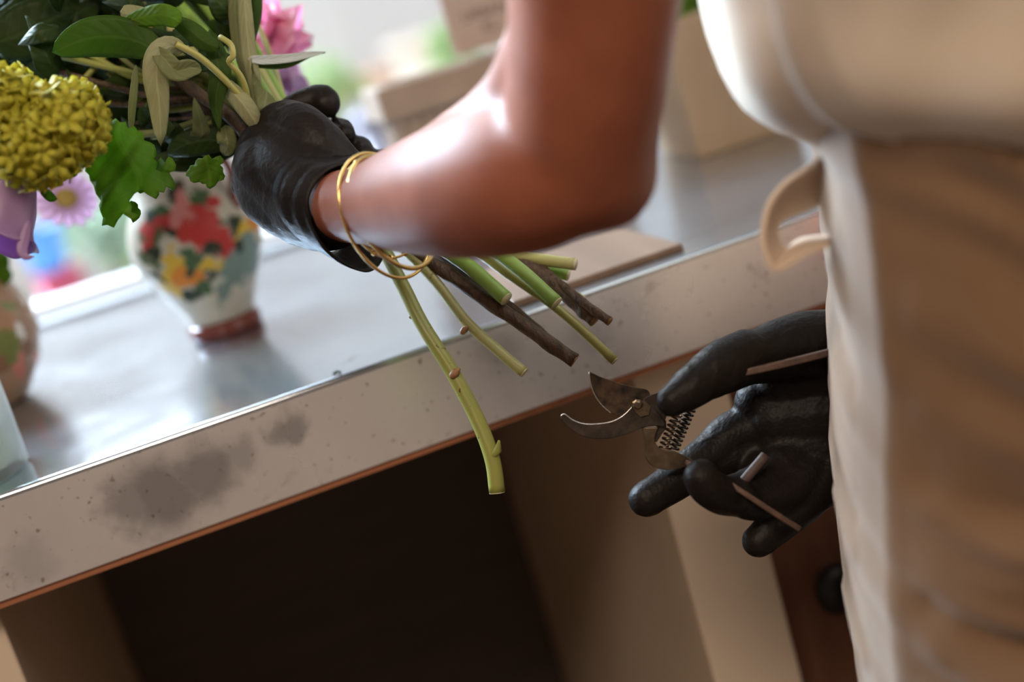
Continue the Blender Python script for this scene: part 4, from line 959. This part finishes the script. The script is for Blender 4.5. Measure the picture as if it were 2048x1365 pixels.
# --- gold bracelets
def bracelet(cx, cy, d, e1, e2, depth, thick, beads=0, bead_r=.0016, ph=0):
    C = at(cx, cy, d); E1 = (CR*e1[0]-CU*e1[1])*(d/FPX); E2 = (CR*e2[0]-CU*e2[1])*(d/FPX)-fwd*depth
    P = [C+E1*math.cos(a)+E2*math.sin(a) for a in np.linspace(0, 2*PI, 90, endpoint=False)]
    o = obj('bracelet', MB().tube(P, thick, 8, closed=True), M['gold'], per)
    for i in range(beads):
        a = ph+2*PI*i/beads; c = C+E1*math.cos(a)+E2*math.sin(a)
        mb = MB().lathe([(.0001, -bead_r)]+[(bead_r*math.sin(x), -bead_r*math.cos(x)) for x in np.linspace(.4, PI-.4, 6)]+[(.0001, bead_r)], c, 12, cap=False)
        obj('bead', mb, M['gold'], o)
    return o
bracelet(772, 432, .700, (22, 124), (-78, -6), .027, .0009)
bracelet(788, 425, .692, (34, 112), (-70, 2), .027, .0012)
bracelet(762, 418, .704, (16, 98), (-64, 0), .025, .0007, 14, .0016, .4)

# ------------------------------------------------------------------ secateurs
sec = thing('secateurs', 'worn steel secateurs with open jaws in the right glove', 'secateurs', at(1300, 812, .715))
def plate(name, poly, d0, thick, mt, parent, tilt=(0, 0), bev=.0004, smooth=False):
    P = [list(at(x, y, d0+tilt[0]*(x-1277)+tilt[1]*(y-810))) for x, y in poly]
    n = len(P); F_ = [list(Vector(p)-fwd*0+fwd*thick) for p in P]
    mb = MB(); mb.add(P+F_, [tuple(range(n)), tuple(range(2*n-1, n-1, -1))]+[(i, n+i, n+(i+1) % n, (i+1) % n) for i in range(n)])
    return obj(name, mb, mt, parent, smooth=smooth, bevel=bev)
Z = lambda pts: [(1100+x*.4104, 580+y*.4104) for x, y in pts]
def curve2(pts, n): return [tuple(q) for q in catmull(pts, n)]
bl_ = Z(curve2([(188,396),(245,424),(300,442),(360,462),(420,476),(470,486),(486,502)], 16)+curve2([(488,530),(470,600),(400,625),(330,615)], 10)+curve2([(300,603),(262,572),(232,535),(212,500),(198,455),(188,396)], 16)[:-1])
plate('blade', bl_, .716, .0022, M['blade'], sec)
M['ground'] = simple('ground_steel', (0.70, 0.68, 0.66), 0.22, 1.0)
ce = catmull([list(at(x, y, .7158)) for x, y in Z([(190,400),(198,455),(212,500),(232,535),(262,572),(300,603)])], 20)
obj('cutting_edge', MB().tube(ce, .00035, 6), M['ground'], sec)
he = catmull([list(at(x, y, .7126)) for x, y in Z([(54,618),(60,608),(72,607),(84,616),(115,638),(165,655),(230,655),(295,645),(345,622),(385,588),(406,562)])], 30)
obj('ground_edge', MB().tube(he, .0004, 6), M['ground'], sec)
hook = Z(curve2([(52,625),(56,610),(70,606),(84,616),(115,638),(165,655),(230,655),(295,645),(345,622),(385,588),(408,560)], 30)+curve2([(440,545),(480,560),(520,590),(556,640),(560,668)], 12)+curve2([(520,664),(455,672),(385,700),(310,722),(225,728),(155,712),(100,680),(64,645),(52,625)], 26)[:-1])
plate('hook_jaw', hook, .7125, .0032, M['steel'], sec)
tang = Z([(440,548),(470,520),(520,502),(560,500),(640,470),(760,430),(920,398),(920,428),(800,460),(700,500),(620,560),(575,600),(560,640),(500,640),(455,600)])
plate('tang', tang, .7145, .0030, M['steel'], sec)
bolt = obj('bolt', MB().lathe([(.0001, 0), (.0030, 0), (.0030, .0022), (.0022, .0024), (.0022, .0044), (.0016, .0050), (.0001, .0050)], (0, 0, 0), 8, cap=False), M['brass'], sec, smooth=False)
bolt.data.transform(Matrix.Translation(sec.location)); 
q = (-fwd).to_track_quat('Z', 'Y').to_matrix().to_4x4()
bolt.data.transform(q); bolt.data.transform(Matrix.Translation(at(*Z([(425,562)])[0], .7125)-sec.location))
wash = obj('washer', MB().lathe([(.0001, 0), (.0042, 0), (.0042, .0016), (.0001, .0016)], (0, 0, 0), 6, cap=False), M['brass'], sec, smooth=False)
wash.data.transform(Matrix.Translation(sec.location)); wash.data.transform(q); wash.data.transform(Matrix.Translation(at(*Z([(450,580)])[0], .7126)-sec.location))
# lower arm: curved bracket then flat handle
br = Z(curve2([(450,672),(458,720),(464,780),(470,825),(500,862),(560,878),(630,872),(690,852),(712,842)], 26)+curve2([(690,826),(640,802),(600,786),(560,782),(528,766),(512,735),(516,700),(530,672)], 22))
plate('bracket', br, .7135, .005, M['brass'], sec, bev=.0012)
cat_ = Z([(500,640),(545,610),(566,640),(568,675),(545,705),(520,745),(508,735),(512,700),(525,675)])
plate('catch', cat_, .7155, .003, M['steel'], sec)
def bar(name, pts, w, th, mt, parent):
    P = catmull([list(at(*p)) for p in pts], 18); mb = MB(); rings = []
    for i in range(18):
        T = P[min(i+1, 17)]-P[max(i-1, 0)]; T /= np.linalg.norm(T); S = np.cross(T, np.array(fwd)); S /= np.linalg.norm(S); N = np.array(fwd)
        rings.append([P[i]+S*w/2*c1+N*th/2*c2 for c1, c2 in ((-1, -1), (1, -1), (1, 1), (-1, 1))])
    mb.rings(rings); return obj(name, mb, mt, parent, smooth=False, bevel=.0008)
lz = Z([(660,842),(720,862),(800,900),(920,975),(1050,1060),(1150,1125),(1215,1165)])
bar('handle', [(x, y, d) for (x, y), d in zip(lz, (.709, .706, .698, .694, .694, .696, .698))], .0028, .007, M['grip'], sec)
uz = Z([(740,452),(900,412),(1050,380),(1200,345),(1340,310),(1420,290)])
bar('handle', [(x, y, d) for (x, y), d in zip(uz, (.713, .705, .702, .701, .701, .703))], .0036, .009, M['grip'], sec)
# volute spring: two coil legs
a0, a1 = Vector(at(*Z([(560,775)])[0], .716)), Vector(at(*Z([(622,600)])[0], .716))
b0, b1 = Vector(at(*Z([(600,778)])[0], .720)), Vector(at(*Z([(690,575)])[0], .720))
def coil(p, q, r0, r1, turns, th):
    ax = (q-p); L = ax.length; ax = ax/L; u = ax.cross(fwd).normalized(); w = ax.cross(u); P = []
    for i in range(turns*14+1):
        t = i/(turns*14); a = 2*PI*turns*t; r_ = r0*(1-t)+r1*t; P.append(p+ax*L*t+(u*math.cos(a)+w*math.sin(a))*r_)
    return MB().tube(P, th, 6)
obj('spring', coil(a0, a1, .0030, .0024, 8, .0006), M['brass'], sec)
obj('spring', coil(b0, b1, .0026, .0022, 10, .0006), M['steel'], sec)
# loose stick caught in the palm
P = [list(at(*p)) for p in ((1476,976,.704),(1500,948,.703),(1531,912,.705))]
t = obj('stem_offcut', MB().tube(catmull(P, 10), .0026, 12), simple('mauve_brown_bark', (0.085, 0.05, 0.043), .6, var=(0.055, 0.034, 0.03), vscale=200, bscale=500), None)
tag(t, 'short mauve brown stem offcut lying in the right gloved palm', 'stem')
